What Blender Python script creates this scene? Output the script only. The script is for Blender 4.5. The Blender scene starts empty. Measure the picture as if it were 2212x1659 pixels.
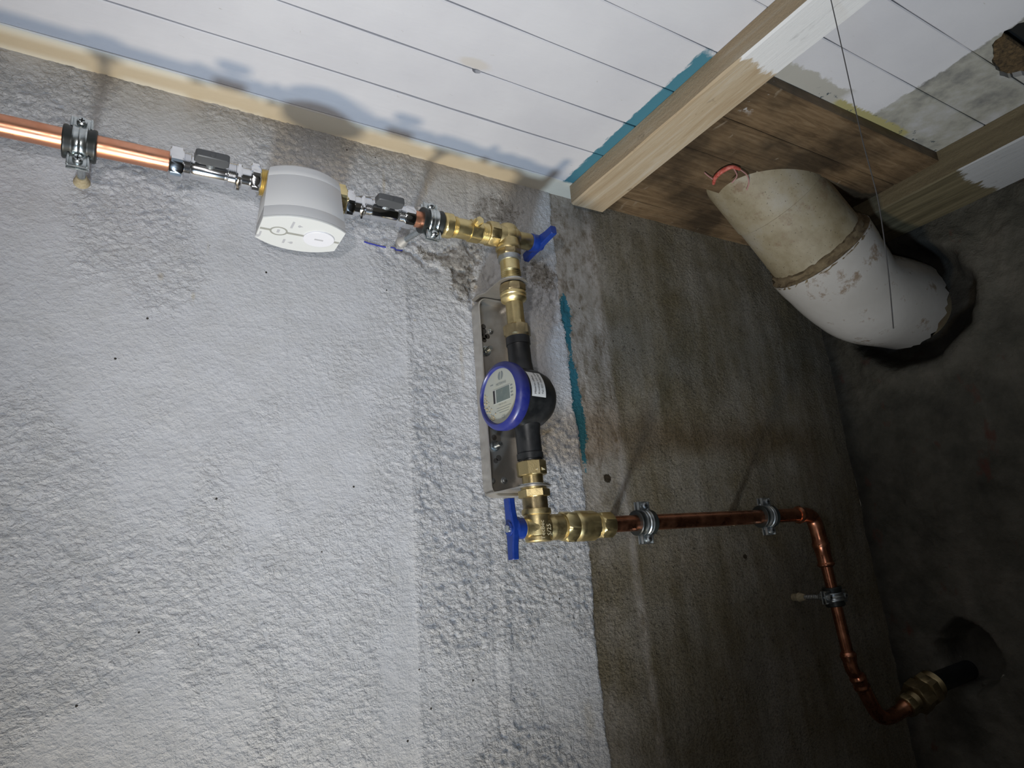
import bpy, bmesh, math, random
import numpy as np
from mathutils import Vector, Matrix, Quaternion
random.seed(7)
PI = math.pi
SC = bpy.context.scene
COL = SC.collection
# ------------------------------------------------------------------ camera, world, lights, exposure
# Room frame: x runs along the painted wall, y into that wall (wall face at y = 0), z up, floor at 0.
# Lengths below are given from the standing point (0, -0.80, 1.55); V() turns them into room coordinates.
OX, OY, OZ = 0.0, -0.80, 1.55
def V(x, y, z): return Vector((x+OX, y+OY, z+OZ))

cd = bpy.data.cameras.new('camera'); cam = bpy.data.objects.new('camera', cd); COL.objects.link(cam)
SC.camera = cam
cd.sensor_fit = 'HORIZONTAL'; cd.sensor_width = 36.0; cd.lens = 36.0*1437.29/2212
cd.clip_start = 0.01; cd.clip_end = 50
RX = Vector((0.85995098, -0.50438306, -0.07798741))
RD = Vector((0.0755084, 0.27685471, -0.95794047))
RF = Vector((0.50476013, 0.81789315, 0.27616664))
m = Matrix((RX, -RD, -RF)).transposed().to_4x4(); m.translation = V(0, 0, 0)
cam.matrix_world = m

SC.view_settings.view_transform = 'Standard'; SC.view_settings.look = 'None'
SC.view_settings.exposure = 0.0; SC.view_settings.gamma = 1.0
SC.view_settings.use_curve_mapping = False
wd = bpy.data.worlds.new('world'); SC.world = wd; wd.use_nodes = True
wd.node_tree.nodes['Background'].inputs[0].default_value = (1.0, 0.93, 0.80, 1)
wd.node_tree.nodes['Background'].inputs[1].default_value = 0.034

def spot(name, loc, target, power, color, size, deg, blend=1.0):
    l = bpy.data.lights.new(name, 'SPOT'); l.energy = power; l.color = color
    l.shadow_soft_size = size; l.spot_size = math.radians(deg); l.spot_blend = blend
    o = bpy.data.objects.new(name, l); COL.objects.link(o)
    o.location = loc; d = (target-loc).normalized()
    o.rotation_euler = d.to_track_quat('-Z', 'Y').to_euler(); return o
# a cool work lamp and a warm one standing low on the floor below the pipes, shining up
spot('work_lamp_cool', V(-0.16, 0.06, -1.15), V(0.42, 0.52, 0.62), 80, (0.60, 0.79, 1.0), 0.085, 62)
spot('work_lamp_warm', V(-0.16, 0.42, -1.15), V(0.42, 0.60, 0.62), 64, (1.0, 0.82, 0.56), 0.085, 62)
# added fills near the viewer: an even one, then glints and dark lower right
spot('viewer_fill', V(-0.12, -0.05, 0.10), V(0.29, 0.80, 0.43), 8.2, (1.0, 0.96, 0.94), 0.012, 80)
spot('glint_fill', V(0.03, 0.03, -0.03), V(0.62, 0.80, 0.30), 2.3, (0.95, 0.96, 1.0), 0.005, 130)

# ------------------------------------------------------------------ materials
def nd(t, typ, **kw):
    n = t.nodes.new(typ)
    for k, v in kw.items():
        if hasattr(n, k): setattr(n, k, v)
    return n
def lk(t, a, b): t.links.new(a, b)
def mat(name, color, rough=0.5, metal=0.0, **kw):
    m = bpy.data.materials.new(name); m.use_nodes = True; t = m.node_tree
    b = t.nodes['Principled BSDF']
    b.inputs['Base Color'].default_value = (*color, 1); b.inputs['Roughness'].default_value = rough
    b.inputs['Metallic'].default_value = metal
    for k, v in kw.items(): b.inputs[k].default_value = v
    return m
def mix(t, fac, a, b, mode='MIX'):
    n = nd(t, 'ShaderNodeMix', data_type='RGBA', blend_type=mode)
    for s, v in ((0, fac), (6, a), (7, b)):
        if hasattr(v, 'links') or isinstance(v, bpy.types.NodeSocket): lk(t, v, n.inputs[s])
        elif s == 0: n.inputs[0].default_value = v
        else: n.inputs[s].default_value = (*v, 1)
    return n.outputs[2]
def noise(t, scale, detail=4, rough=0.55, vec=None, dist=0.0):
    n = nd(t, 'ShaderNodeTexNoise'); n.inputs['Scale'].default_value = scale
    n.inputs['Detail'].default_value = detail; n.inputs['Roughness'].default_value = rough
    n.inputs['Distortion'].default_value = dist
    if vec is not None: lk(t, vec, n.inputs['Vector'])
    return n.outputs[0]
def pos(t, scale=(1, 1, 1)):
    g = nd(t, 'ShaderNodeNewGeometry'); mp = nd(t, 'ShaderNodeMapping'); mp.inputs['Scale'].default_value = scale
    lk(t, g.outputs['Position'], mp.inputs[0]); return mp.outputs[0]
def ramp(t, x, *stops):
    n = nd(t, 'ShaderNodeValToRGB'); e = n.color_ramp.elements
    while len(e) < len(stops): e.new(0.5)
    for i, (p, c) in enumerate(stops):
        e[i].position = p; e[i].color = (c, c, c, 1) if not hasattr(c, '__len__') else (*c, 1)
    lk(t, x, n.inputs[0]); return n.outputs[0]
def math_(t, op, a, b=0.0, clamp=False):
    n = nd(t, 'ShaderNodeMath', operation=op, use_clamp=clamp)
    for i, v in enumerate((a, b)):
        if isinstance(v, (int, float)): n.inputs[i].default_value = v
        else: lk(t, v, n.inputs[i])
    return n.outputs[0]
def bump(t, h, strength, dist, normal=None):
    n = nd(t, 'ShaderNodeBump'); n.inputs['Strength'].default_value = strength; n.inputs['Distance'].default_value = dist
    lk(t, h, n.inputs['Height'])
    if normal is not None: lk(t, normal, n.inputs['Normal'])
    return n.outputs[0]
def bs(m): return m.node_tree.nodes['Principled BSDF']
def attr(t, name): 
    n = nd(t, 'ShaderNodeAttribute', attribute_name=name); return n.outputs['Fac']

def worn(name, color, color2, rough, metal, sc=60, bmp=0.0, r2=None, **kw):
    """metal or plastic with blotchy tarnish in colour and gloss"""
    m = mat(name, color, rough, metal, **kw); t = m.node_tree; p = pos(t)
    f = ramp(t, noise(t, sc, 5, 0.6, p), (0.38, 0.0), (0.68, 1.0))
    lk(t, mix(t, f, color, color2), bs(m).inputs['Base Color'])
    r = nd(t, 'ShaderNodeMapRange'); r.inputs[3].default_value = rough; r.inputs[4].default_value = r2 or rough*1.6
    lk(t, f, r.inputs[0]); lk(t, r.outputs[0], bs(m).inputs['Roughness'])
    if bmp: lk(t, bump(t, noise(t, sc*12, 3, 0.6, p), bmp, 0.0006), bs(m).inputs['Normal'])
    return m
M = {}
M['copper'] = worn('bright_copper', (0.80, 0.40, 0.26), (0.72, 0.32, 0.19), 0.27, 1.0, 40)
M['copper_dull'] = worn('handled_copper', (0.42, 0.17, 0.10), (0.60, 0.27, 0.16), 0.24, 1.0, 55)
M['copper_brown'] = mat('oxidised_copper', (0.30, 0.10, 0.04), 0.3, 1.0)
M['brass'] = worn('cast_brass', (0.58, 0.47, 0.24), (0.47, 0.38, 0.20), 0.34, 1.0, 70, 0.25)
M['brass_bright'] = worn('machined_brass', (0.78, 0.65, 0.34), (0.66, 0.53, 0.26), 0.30, 1.0, 50)
M['brass_dark'] = worn('tarnished_brass', (0.40, 0.32, 0.18), (0.30, 0.24, 0.14), 0.36, 1.0, 70, 0.25)
M['chrome'] = mat('chrome_plate', (0.80, 0.81, 0.83), 0.13, 1.0)
M['zinc'] = worn('zinc_plate', (0.62, 0.66, 0.66), (0.48, 0.52, 0.53), 0.22, 1.0, 120)
M['zinc_dull'] = worn('dull_zinc_plate', (0.50, 0.53, 0.54), (0.36, 0.38, 0.39), 0.35, 1.0, 100)
M['steel'] = worn('brushed_stainless_plate', (0.56, 0.54, 0.50), (0.44, 0.41, 0.37), 0.34, 0.85, 30, r2=0.50)
M['steel_edge'] = worn('dusty_steel_edge', (0.50, 0.49, 0.47), (0.42, 0.40, 0.37), 0.5, 0.6, 60)
M['rubber'] = mat('black_rubber', (0.013, 0.016, 0.015), 0.42)
M['lever'] = mat('dark_grey_lever', (0.085, 0.088, 0.092), 0.42, 0.3)
M['slot_dark'] = mat('slot_shadow', (0.045, 0.038, 0.03), 0.8)
M['dark'] = mat('dark_recess', (0.006, 0.006, 0.006), 0.8)
M['white_shell'] = mat('matt_white_plastic', (0.60, 0.60, 0.60), 0.5)
M['white_cover'] = mat('satin_white_cover', (0.63, 0.64, 0.63), 0.42)
M['white_button'] = mat('white_button_plastic', (0.70, 0.70, 0.74), 0.4)
M['grey_print'] = mat('grey_print', (0.30, 0.30, 0.27), 0.6)
M['grey_mark'] = mat('pale_grey_print', (0.42, 0.42, 0.44), 0.6)
M['blue'] = worn('blue_handle_plastic', (0.006, 0.028, 0.19), (0.008, 0.036, 0.22), 0.30, 0.0, 90)
M['ring_blue'] = worn('blue_ring_plastic', (0.014, 0.020, 0.16), (0.026, 0.032, 0.165), 0.30, 0.0, 80)
M['black'] = worn('black_meter_body', (0.008, 0.009, 0.010), (0.020, 0.021, 0.022), 0.34, 0.0, 45, 0.1)
M['face'] = worn('grey_dial', (0.33, 0.35, 0.33), (0.38, 0.38, 0.31), 0.35, 0.0, 25)
M['face_ink'] = mat('dial_ink', (0.16, 0.18, 0.18), 0.5)
M['lcd'] = worn('display_glass', (0.10, 0.13, 0.125), (0.13, 0.155, 0.14), 0.2, 0.0, 60)
M['lcd_frame'] = mat('display_frame', (0.40, 0.42, 0.40), 0.5)
M['sand'] = worn('plaster_dust', (0.42, 0.36, 0.24), (0.30, 0.24, 0.14), 0.9, 0.0, 300)
M['label'] = mat('paper_label', (0.62, 0.63, 0.63), 0.45)
M['ink'] = mat('black_ink', (0.02, 0.02, 0.022), 0.6)
M['arrow'] = mat('scratched_bright_brass', (0.85, 0.75, 0.5), 0.5, 0.3)
M['red'] = worn('red_insulation', (0.36, 0.055, 0.04), (0.50, 0.16, 0.13), 0.4, 0.0, 200)
M['pink'] = mat('pink_wire', (0.38, 0.20, 0.20), 0.4)
M['wire'] = mat('dark_wire', (0.05, 0.047, 0.045), 0.6)
M['pen'] = mat('blue_marker', (0.03, 0.04, 0.30), 0.6)

# ---- painted and bare wall: masks come from point attributes, edges are broken by noise
def wall_mat():
    m = mat('rough_wall', (0.6, 0.6, 0.6), 0.8); t = m.node_tree; p = pos(t)
    n1 = noise(t, 55, 6, 0.65, p); n2 = noise(t, 400, 3, 0.6, p); n3 = noise(t, 9, 5, 0.6, p)
    # paint with grey scuffs
    scuff = ramp(t, noise(t, 26, 7, 0.7, p), (0.40, 0.0), (0.72, 1.0))
    paint = mix(t, scuff, (0.545, 0.55, 0.575), (0.49, 0.49, 0.50))
    # bare concrete: streaks running down, blotches, speckle
    ps = pos(t, (1, 1, 0.16))
    s1 = ramp(t, noise(t, 26, 6, 0.62, ps, 0.6), (0.30, (0.105, 0.088, 0.055)), (0.50, (0.19, 0.165, 0.12)), (0.70, (0.27, 0.245, 0.205)))
    s2 = ramp(t, n3, (0.38, (0.12, 0.095, 0.050)), (0.62, (0.22, 0.205, 0.175)))
    conc = mix(t, 0.45, s1, s2)
    sp = ramp(t, n2, (0.36, 0.62), (0.55, 1.06)); conc = mix(t, 1.0, conc, sp, 'MULTIPLY')
    pit = ramp(t, noise(t, 120, 5, 0.75, p), (0.28, 0.30), (0.42, 1.0)); conc = mix(t, 1.0, conc, pit, 'MULTIPLY')
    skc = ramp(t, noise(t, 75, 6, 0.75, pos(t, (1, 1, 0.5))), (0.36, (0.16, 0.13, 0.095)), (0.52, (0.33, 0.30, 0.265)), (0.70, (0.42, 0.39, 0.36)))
    conc = mix(t, math_(t, 'MULTIPLY', math_(t, 'SUBTRACT', math_(t, 'ADD', attr(t, 'skim_falloff'), math_(t, 'MULTIPLY', n3, 0.9)), 0.62), 1.8, True), conc, skc)
    # masks
    wob = math_(t, 'MULTIPLY', math_(t, 'SUBTRACT', n1, 0.5), 0.9)
    wob2 = math_(t, 'MULTIPLY', math_(t, 'SUBTRACT', n2, 0.5), 0.5)
    def mask(name, sharp=7.0, k=1.0):
        a = math_(t, 'ADD', attr(t, name), math_(t, 'MULTIPLY', math_(t, 'ADD', wob, wob2), k))
        return math_(t, 'MULTIPLY', math_(t, 'SUBTRACT', a, 0.5), sharp, True)
    dirt = ramp(t, attr(t, 'dirt'), (0.0, 0.0), (1.0, 1.0))
    dcol = mix(t, n1, (0.34, 0.31, 0.26), (0.44, 0.42, 0.39))
    c = mix(t, dirt, paint, dcol)
    expo = mask('expo', 5.0, 1.6)
    ecol = ramp(t, noise(t, 150, 5, 0.7, p), (0.30, (0.10, 0.088, 0.072)), (0.50, (0.27, 0.25, 0.225)), (0.66, (0.40, 0.385, 0.36)))
    c = mix(t, expo, c, ecol)
    st = mask('patch_tint', 1.2, 0.6); c = mix(t, st, c, mix(t, n1, (0.36, 0.29, 0.18), (0.46, 0.41, 0.32)))
    cm = mask('conc', 12, 0.55); c = mix(t, cm, c, conc)
    c = mix(t, mask('turq', 12, 1.5), c, mix(t, n1, (0.024, 0.115, 0.155), (0.035, 0.16, 0.21)))
    c = mix(t, mask('mark', 10, 0.9), c, (0.035, 0.026, 0.016))
    # tiny black pits in the paint
    vo = nd(t, 'ShaderNodeTexVoronoi'); vo.inputs['Scale'].default_value = 46; lk(t, p, vo.inputs['Vector'])
    vr = nd(t, 'ShaderNodeTexWhiteNoise', noise_dimensions='3D'); lk(t, vo.outputs['Position'], vr.inputs[0])
    hole = math_(t, 'MULTIPLY', math_(t, 'LESS_THAN', vo.outputs['Distance'], 0.060), math_(t, 'GREATER_THAN', vr.outputs[0], 0.80))
    c = mix(t, hole, c, (0.05, 0.045, 0.04))
    lk(t, c, bs(m).inputs['Base Color'])
    # fine relief: flaky roller paint, rougher where 'rough' says so
    flat = pos(t, (0.95, 1, 1.1))
    h1 = ramp(t, noise(t, 190, 5, 0.60, flat, 0.25), (0.40, 0.0), (0.78, 1.0))
    h2 = noise(t, 420, 3, 0.6, p)
    h = math_(t, 'ADD', math_(t, 'MULTIPLY', h1, math_(t, 'ADD', math_(t, 'MULTIPLY', attr(t, 'rough'), 1.0), 0.14)), math_(t, 'MULTIPLY', h2, 0.16))
    h = math_(t, 'SUBTRACT', h, math_(t, 'MULTIPLY', hole, 1.0))
    h = math_(t, 'MULTIPLY', h, math_(t, 'SUBTRACT', 1.0, math_(t, 'MULTIPLY', cm, 0.5)))
    lk(t, bump(t, h, 1.0, 0.0026), bs(m).inputs['Normal'])
    bs(m).inputs['Specular IOR Level'].default_value = 0.2; bs(m).inputs['Roughness'].default_value = 0.9
    return m
M['wall'] = wall_mat()
def endwall_mat():
    m = mat('damp_concrete', (0.08, 0.07, 0.06), 0.85); t = m.node_tree; p = pos(t)
    n3 = noise(t, 11, 6, 0.65, p); n1 = noise(t, 70, 5, 0.7, p)
    c = ramp(t, n3, (0.32, (0.045, 0.042, 0.033)), (0.52, (0.095, 0.088, 0.070)), (0.70, (0.15, 0.135, 0.11)))
    red = ramp(t, noise(t, 14, 4, 0.6, pos(t, (1, 1.3, 0.8))), (0.62, 0.0), (0.70, 1.0)); c = mix(t, red, c, (0.10, 0.045, 0.032))
    wh = ramp(t, noise(t, 60, 4, 0.7, p, 1.0), (0.70, 0.0), (0.76, 1.0)); c = mix(t, wh, c, (0.24, 0.225, 0.19))
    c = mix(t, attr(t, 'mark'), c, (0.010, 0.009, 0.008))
    c = mix(t, math_(t, 'MULTIPLY', math_(t, 'SUBTRACT', math_(t, 'ADD', attr(t, 'pale'), math_(t, 'MULTIPLY', n1, 0.7)), 0.85), 5.0, True), c, (0.22, 0.205, 0.18))
    lk(t, c, bs(m).inputs['Base Color'])
    lk(t, bump(t, math_(t, 'ADD', n1, math_(t, 'MULTIPLY', n3, 2.0)), 0.9, 0.004), bs(m).inputs['Normal'])
    return m
M['endwall'] = endwall_mat()

def xyz(t):
    g = nd(t, 'ShaderNodeNewGeometry'); s = nd(t, 'ShaderNodeSeparateXYZ'); lk(t, g.outputs['Position'], s.inputs[0]); return s.outputs
def edge(t, x, at, width, wob):
    """0 below, 1 above the line x = at, with a ragged border"""
    a = math_(t, 'ADD', math_(t, 'SUBTRACT', x, at), wob); return math_(t, 'MULTIPLY', math_(t, 'ADD', a, width*0.5), 1.0/width, True)
def mul(t, *a):
    r = a[0]
    for b in a[1:]: r = math_(t, 'MULTIPLY', r, b)
    return r
def board_mat(kind):
    m = mat('ceiling_paint' if kind == 'white' else 'raw_brown_board', (0.6, 0.6, 0.6), 0.6); t = m.node_tree
    X, Y, Z = xyz(t); p = pos(t); pg = pos(t, (0.16, 1.6, 1))
    n1 = noise(t, 40, 6, 0.7, p); wob = math_(t, 'MULTIPLY', math_(t, 'SUBTRACT', n1, 0.5), 0.030)
    wob_s = math_(t, 'MULTIPLY', math_(t, 'SUBTRACT', noise(t, 160, 4, 0.7, pos(t, (1, 0.25, 1))), 0.5), 0.018)
    g1 = ramp(t, noise(t, 60, 8, 0.72, pg, 1.3), (0.30, (0.070, 0.042, 0.020)), (0.52, (0.145, 0.094, 0.050)), (0.74, (0.21, 0.15, 0.09)))
    patch_tint = ramp(t, noise(t, 7, 4, 0.6, p), (0.38, 0.30), (0.60, 1.0))
    wood = mix(t, 1.0, g1, patch_tint, 'MULTIPLY')
    light = ramp(t, noise(t, 30, 5, 0.7, pos(t, (1, 0.5, 1)), 1.5), (0.64, 0.0), (0.72, 1.0))
    wood = mix(t, mul(t, light, 0.45), wood, (0.30, 0.25, 0.19))
    if kind == 'white':
        gr = ramp(t, noise(t, 5, 5, 0.6, p), (0.40, 0.0), (0.66, 1.0))
        c = mix(t, gr, (0.565, 0.565, 0.595), (0.51, 0.51, 0.545))
        scr = ramp(t, noise(t, 48, 6, 0.80, pos(t, (0.7, 1.6, 1)), 0.8), (0.665, 0.0), (0.71, 1.0))
        c = mix(t, mul(t, scr, 0.8), c, (0.30, 0.27, 0.22))
        # thin old greyish coat beyond the fresh paint, towards the far beam
        old = mul(t, edge(t, X, 0.937, 0.004, wob), math_(t, 'ADD', 0.0, 1.0))
        oc = ramp(t, noise(t, 14, 5, 0.65, p), (0.34, (0.17, 0.17, 0.165)), (0.50, (0.33, 0.325, 0.29)), (0.66, (0.42, 0.42, 0.43)))
        c = mix(t, old, c, oc)
        # thin edge of the coat next to the bare boards
        near = mul(t, edge(t, Y, -0.388, 0.004, wob), edge(t, X, 0.66, 0.01, 0.0), math_(t, 'SUBTRACT', 1.0, edge(t, X, 0.86, 0.02, wob)))
        c = mix(t, near, c, (0.36, 0.35, 0.32))
        yel = mul(t, edge(t, Y, -0.371, 0.004, wob_s), edge(t, X, 0.855, 0.01, wob), math_(t, 'SUBTRACT', 1.0, edge(t, X, 1.035, 0.01, wob)))
        c = mix(t, yel, c, (0.33, 0.30, 0.14))
        dk = mul(t, ramp(t, noise(t, 90, 4, 0.7, p), (0.60, 0.0), (0.66, 1.0)), edge(t, Y, -0.374, 0.004, wob), edge(t, X, 0.80, 0.02, wob))
        c = mix(t, dk, c, (0.04, 0.06, 0.075))
        # turquoise brush mark along the batten
        tq = mul(t, edge(t, X, 0.602, 0.003, wob_s), edge(t, Y, -0.352, 0.008, wob), math_(t, 'SUBTRACT', 1.0, edge(t, X, 0.64, 0.003, 0.0)))
        c = mix(t, tq, c, (0.045, 0.165, 0.225))
        # cream tint at the wall: pipe shadow strip painted into the colour
        cr = edge(t, Y, -0.036, 0.004, mul(t, wob, 0.2)); c = mix(t, cr, c, (0.70, 0.66, 0.56))
        # brown water mark round a knot hole
        dx = math_(t, 'SUBTRACT', X, 0.350); dy = math_(t, 'SUBTRACT', Y, -0.206)
        rr = math_(t, 'SQRT', math_(t, 'ADD', mul(t, dx, dx), mul(t, dy, dy, 6.0)))
        ring = mul(t, math_(t, 'SUBTRACT', 1.0, edge(t, rr, 0.022, 0.012, wob)), 0.35); c = mix(t, ring, c, (0.45, 0.38, 0.26))
    else:
        c = wood
        wsp = mul(t, edge(t, n1, 0.62, 0.05, 0.0), math_(t, 'SUBTRACT', 1.0, edge(t, X, 0.735, 0.02, wob)), math_(t, 'SUBTRACT', 1.0, edge(t, Y, -0.30, 0.02, wob)))
        c = mix(t, wsp, c, (0.45, 0.44, 0.43))
    lk(t, c, bs(m).inputs['Base Color'])
    lk(t, bump(t, noise(t, 90, 6, 0.7, pg), 0.35 if kind == 'white' else 0.6, 0.0012), bs(m).inputs['Normal'])
    return m
M['board_white'] = board_mat('white'); M['board_brown'] = board_mat('brown')
def timber_mat(name, a, b, c_, painted_y=None, horizontal=True, white=(0.62, 0.62, 0.625)):
    m = mat(name, a, 0.75); t = m.node_tree; X, Y, Z = xyz(t); p = pos(t)
    pg = pos(t, (1.6, 0.10, 1.6))
    c = ramp(t, noise(t, 42, 7, 0.7, pg, 0.8), (0.30, a), (0.52, b), (0.72, c_))
    k = ramp(t, noise(t, 38, 5, 0.68, pos(t, (1, 0.40, 1))), (0.64, 0.0), (0.71, 1.0)); c = mix(t, mul(t, k, 0.75), c, (0.09, 0.06, 0.035))
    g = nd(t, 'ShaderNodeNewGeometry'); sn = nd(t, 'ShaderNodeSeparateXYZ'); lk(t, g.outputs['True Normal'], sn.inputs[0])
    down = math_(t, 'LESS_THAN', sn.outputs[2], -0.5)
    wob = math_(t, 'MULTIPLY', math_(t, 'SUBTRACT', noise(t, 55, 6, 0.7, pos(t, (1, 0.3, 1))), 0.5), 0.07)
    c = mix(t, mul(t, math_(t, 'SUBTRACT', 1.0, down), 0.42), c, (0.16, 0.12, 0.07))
    if painted_y is not None:
        f = mul(t, down, math_(t, 'SUBTRACT', 1.0, edge(t, Y, painted_y, 0.006, wob)))
        wt = ramp(t, noise(t, 60, 6, 0.7, pos(t, (1, 0.2, 1))), (0.60, white), (0.75, tuple(v*0.6 for v in white)))
        c = mix(t, f, c, wt)
    lk(t, c, bs(m).inputs['Base Color'])
    saw = noise(t, 240, 4, 0.7, p); gr = noise(t, 60, 6, 0.7, pg)
    h = math_(t, 'ADD', gr, mul(t, saw, math_(t, 'SUBTRACT', 1.0, mul(t, down, 0.8))))
    lk(t, bump(t, h, 0.7, 0.0015), bs(m).inputs['Normal'])
    return m
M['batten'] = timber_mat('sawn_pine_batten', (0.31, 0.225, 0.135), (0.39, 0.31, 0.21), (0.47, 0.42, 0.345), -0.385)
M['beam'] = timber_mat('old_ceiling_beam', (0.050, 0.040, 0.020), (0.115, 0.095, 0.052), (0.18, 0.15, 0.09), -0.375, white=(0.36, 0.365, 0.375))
def clay_mat():
    m = mat('glazed_clay', (0.4, 0.36, 0.3), 0.35); t = m.node_tree; X, Y, Z = xyz(t); p = pos(t)
    a = ramp(t, noise(t, 9, 6, 0.65, p), (0.30, (0.15, 0.115, 0.06)), (0.50, (0.255, 0.22, 0.15)), (0.68, (0.30, 0.28, 0.24)))
    b = ramp(t, noise(t, 6, 4, 0.6, p), (0.35, (0.35, 0.335, 0.315)), (0.65, (0.44, 0.425, 0.41)))
    f = attr(t, 'lower')
    c = mix(t, f, a, b)
    br = ramp(t, noise(t, 24, 6, 0.72, p), (0.57, 0.0), (0.66, 1.0)); c = mix(t, mul(t, br, 0.8), c, (0.17, 0.115, 0.07))
    sp = ramp(t, noise(t, 260, 3, 0.6, p), (0.30, 1.0), (0.36, 0.0)); c = mix(t, mul(t, sp, math_(t, 'SUBTRACT', 1.0, f)), c, (0.10, 0.08, 0.05))
    lk(t, c, bs(m).inputs['Base Color'])
    r = nd(t, 'ShaderNodeMapRange'); r.inputs[3].default_value = 0.62; r.inputs[4].default_value = 0.12; lk(t, f, r.inputs[0])
    lk(t, r.outputs[0], bs(m).inputs['Roughness'])
    lk(t, bump(t, noise(t, 60, 5, 0.6, p), 0.25, 0.0015), bs(m).inputs['Normal'])
    return m
M['clay'] = clay_mat()
M['grout'] = worn('joint_mortar', (0.17, 0.13, 0.075), (0.08, 0.055, 0.03), 0.9, 0.0, 60, 0.8)
def insul_mat():
    m = mat('brown_fibre', (0.14, 0.085, 0.04), 0.95); t = m.node_tree; p = pos(t)
    n = noise(t, 130, 6, 0.75, p, 0.6)
    lk(t, ramp(t, n, (0.35, (0.03, 0.02, 0.01)), (0.6, (0.17, 0.11, 0.05)), (0.75, (0.26, 0.18, 0.10))), bs(m).inputs['Base Color'])
    lk(t, bump(t, n, 1.0, 0.006), bs(m).inputs['Normal']); return m
M['fibre'] = insul_mat()
M['slab'] = worn('concrete_floor', (0.13, 0.125, 0.115), (0.18, 0.17, 0.155), 0.9, 0.0, 8, 0.3)

# ------------------------------------------------------------------ mesh helpers
class G:
    """collects geometry in room coordinates, then becomes ONE mesh object"""
    def __init__(s): s.v = []; s.f = []
    def add(s, v, f):
        o = len(s.v); s.v += [tuple(q) for q in v]; s.f += [tuple(i+o for i in q) for q in f]; return s
    def rings(s, rings, cap0=True, cap1=True):
        n = len(rings[0]); v = [q for r in rings for q in r]; f = []
        for i in range(len(rings)-1):
            for j in range(n):
                k = (j+1) % n; f.append((i*n+j, i*n+k, (i+1)*n+k, (i+1)*n+j))
        if cap0: f.append(tuple(range(n))[::-1])
        if cap1: f.append(tuple((len(rings)-1)*n+j for j in range(n)))
        return s.add(v, f)
    def box(s, c, sx, sy, sz, ax=Vector((1, 0, 0)), ay=Vector((0, 1, 0)), bev=0.0, seg=2, az=None):
        ax = Vector(ax).normalized(); ay = Vector(ay); ay = (ay-ax*ay.dot(ax)).normalized(); az = ax.cross(ay)
        bm = bmesh.new(); bmesh.ops.create_cube(bm, size=1)
        for q in bm.verts: q.co = Vector((q.co.x*sx, q.co.y*sy, q.co.z*sz))
        if bev: bmesh.ops.bevel(bm, geom=bm.edges[:], offset=bev, segments=seg, profile=0.5, affect='EDGES')
        vv = [Vector(c)+ax*q.co.x+ay*q.co.y+az*q.co.z for q in bm.verts]; bm.verts.index_update()
        ff = [[q.index for q in fc.verts] for fc in bm.faces]; bm.free(); return s.add(vv, ff)
    def turned(s, A, d, prof, seg=48, up=None, cap0=True, cap1=True):
        """prof: (t, r) round or (t, r, n, apothem) polygonal section"""
        A = Vector(A); d = Vector(d).normalized(); u = Vector(up) if up else (Vector((0, 0, 1)) if abs(d.z) < 0.8 else Vector((0, -1, 0)))
        u = (u-d*u.dot(d)).normalized(); w = d.cross(u); R = []
        for q in prof:
            ring = []
            for j in range(seg):
                th = 2*PI*j/seg; r = q[1]
                if len(q) > 2:
                    n = q[2]; a = (th % (2*PI/n))-PI/n; r = min(r, q[3]/math.cos(a))
                ring.append(A+d*q[0]+(u*math.cos(th)+w*math.sin(th))*r)
            R.append(ring)
        return s.rings(R, cap0, cap1)
    def tube(s, pts, r, seg=16, caps=True):
        pts = [Vector(p) for p in pts]; n = len(pts); rr = r if hasattr(r, '__len__') else [r]*n
        T = [(pts[min(i+1, n-1)]-pts[max(i-1, 0)]).normalized() for i in range(n)]
        u = T[0].orthogonal().normalized(); R = []
        for i in range(n):
            if i: u = (T[i-1].rotation_difference(T[i]) @ u); u = (u-T[i]*u.dot(T[i])).normalized()
            w = T[i].cross(u); R.append([pts[i]+(u*math.cos(2*PI*j/seg)+w*math.sin(2*PI*j/seg))*rr[i] for j in range(seg)])
        return s.rings(R, caps, caps)
    def prism(s, outline, d0, d1):
        """outline: list of Vectors (closed, planar); extruded from +d0 to +d1 (vectors)"""
        return s.rings([[q+d0 for q in outline], [q+d1 for q in outline]])
    def build(s, name, m, parent=None, sharp=32, label=None, cat=None, group=None, kind=None, origin=None):
        me = bpy.data.meshes.new(name)
        org = wl(parent) if parent else (Vector(origin) if origin else Vector(s.v[0]))
        me.from_pydata([tuple(Vector(q)-org) for q in s.v], [], s.f)
        bm = bmesh.new(); bm.from_mesh(me); bmesh.ops.recalc_face_normals(bm, faces=bm.faces[:]); bm.to_mesh(me); bm.free()
        if sharp:
            me.shade_smooth(); me.set_sharp_from_angle(angle=math.radians(sharp))
        me.materials.append(M[m] if isinstance(m, str) else m)
        o = bpy.data.objects.new(name, me); COL.objects.link(o)
        if parent: o.parent = parent
        else: o.location = org
        tag(o, label, cat, group, kind); return o
def tag(o, label=None, cat=None, group=None, kind=None):
    for k, v in (('label', label), ('category', cat), ('group', group), ('kind', kind)):
        if v: o[k] = v
    return o
def wl(o):
    p = Vector((0, 0, 0))
    while o is not None: p += o.location; o = o.parent
    return p
def thing(name, label, cat, loc, group=None):
    o = bpy.data.objects.new(name, None); COL.objects.link(o); o.location = loc; o.empty_display_size = 0.02
    return tag(o, label, cat, group)
def hexp(t0, t1, R, ap, n=6, c=0.002):
    """chamfered nut profile"""
    ap = R*math.cos(PI/n)*1.03; F = R*1.1
    return [(t0, ap*0.97, n, ap), (t0+c*0.8, F, n, ap), (t1-c*0.8, F, n, ap), (t1, ap*0.97, n, ap)]
def thread(t0, t1, r, k, dr=0.0009):
    o = []
    for i in range(k):
        a = t0+(t1-t0)*i/k; b = t0+(t1-t0)*(i+0.5)/k; o += [(a, r-dr), (b, r)]
    return o+[(t1, r-dr)]
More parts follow.
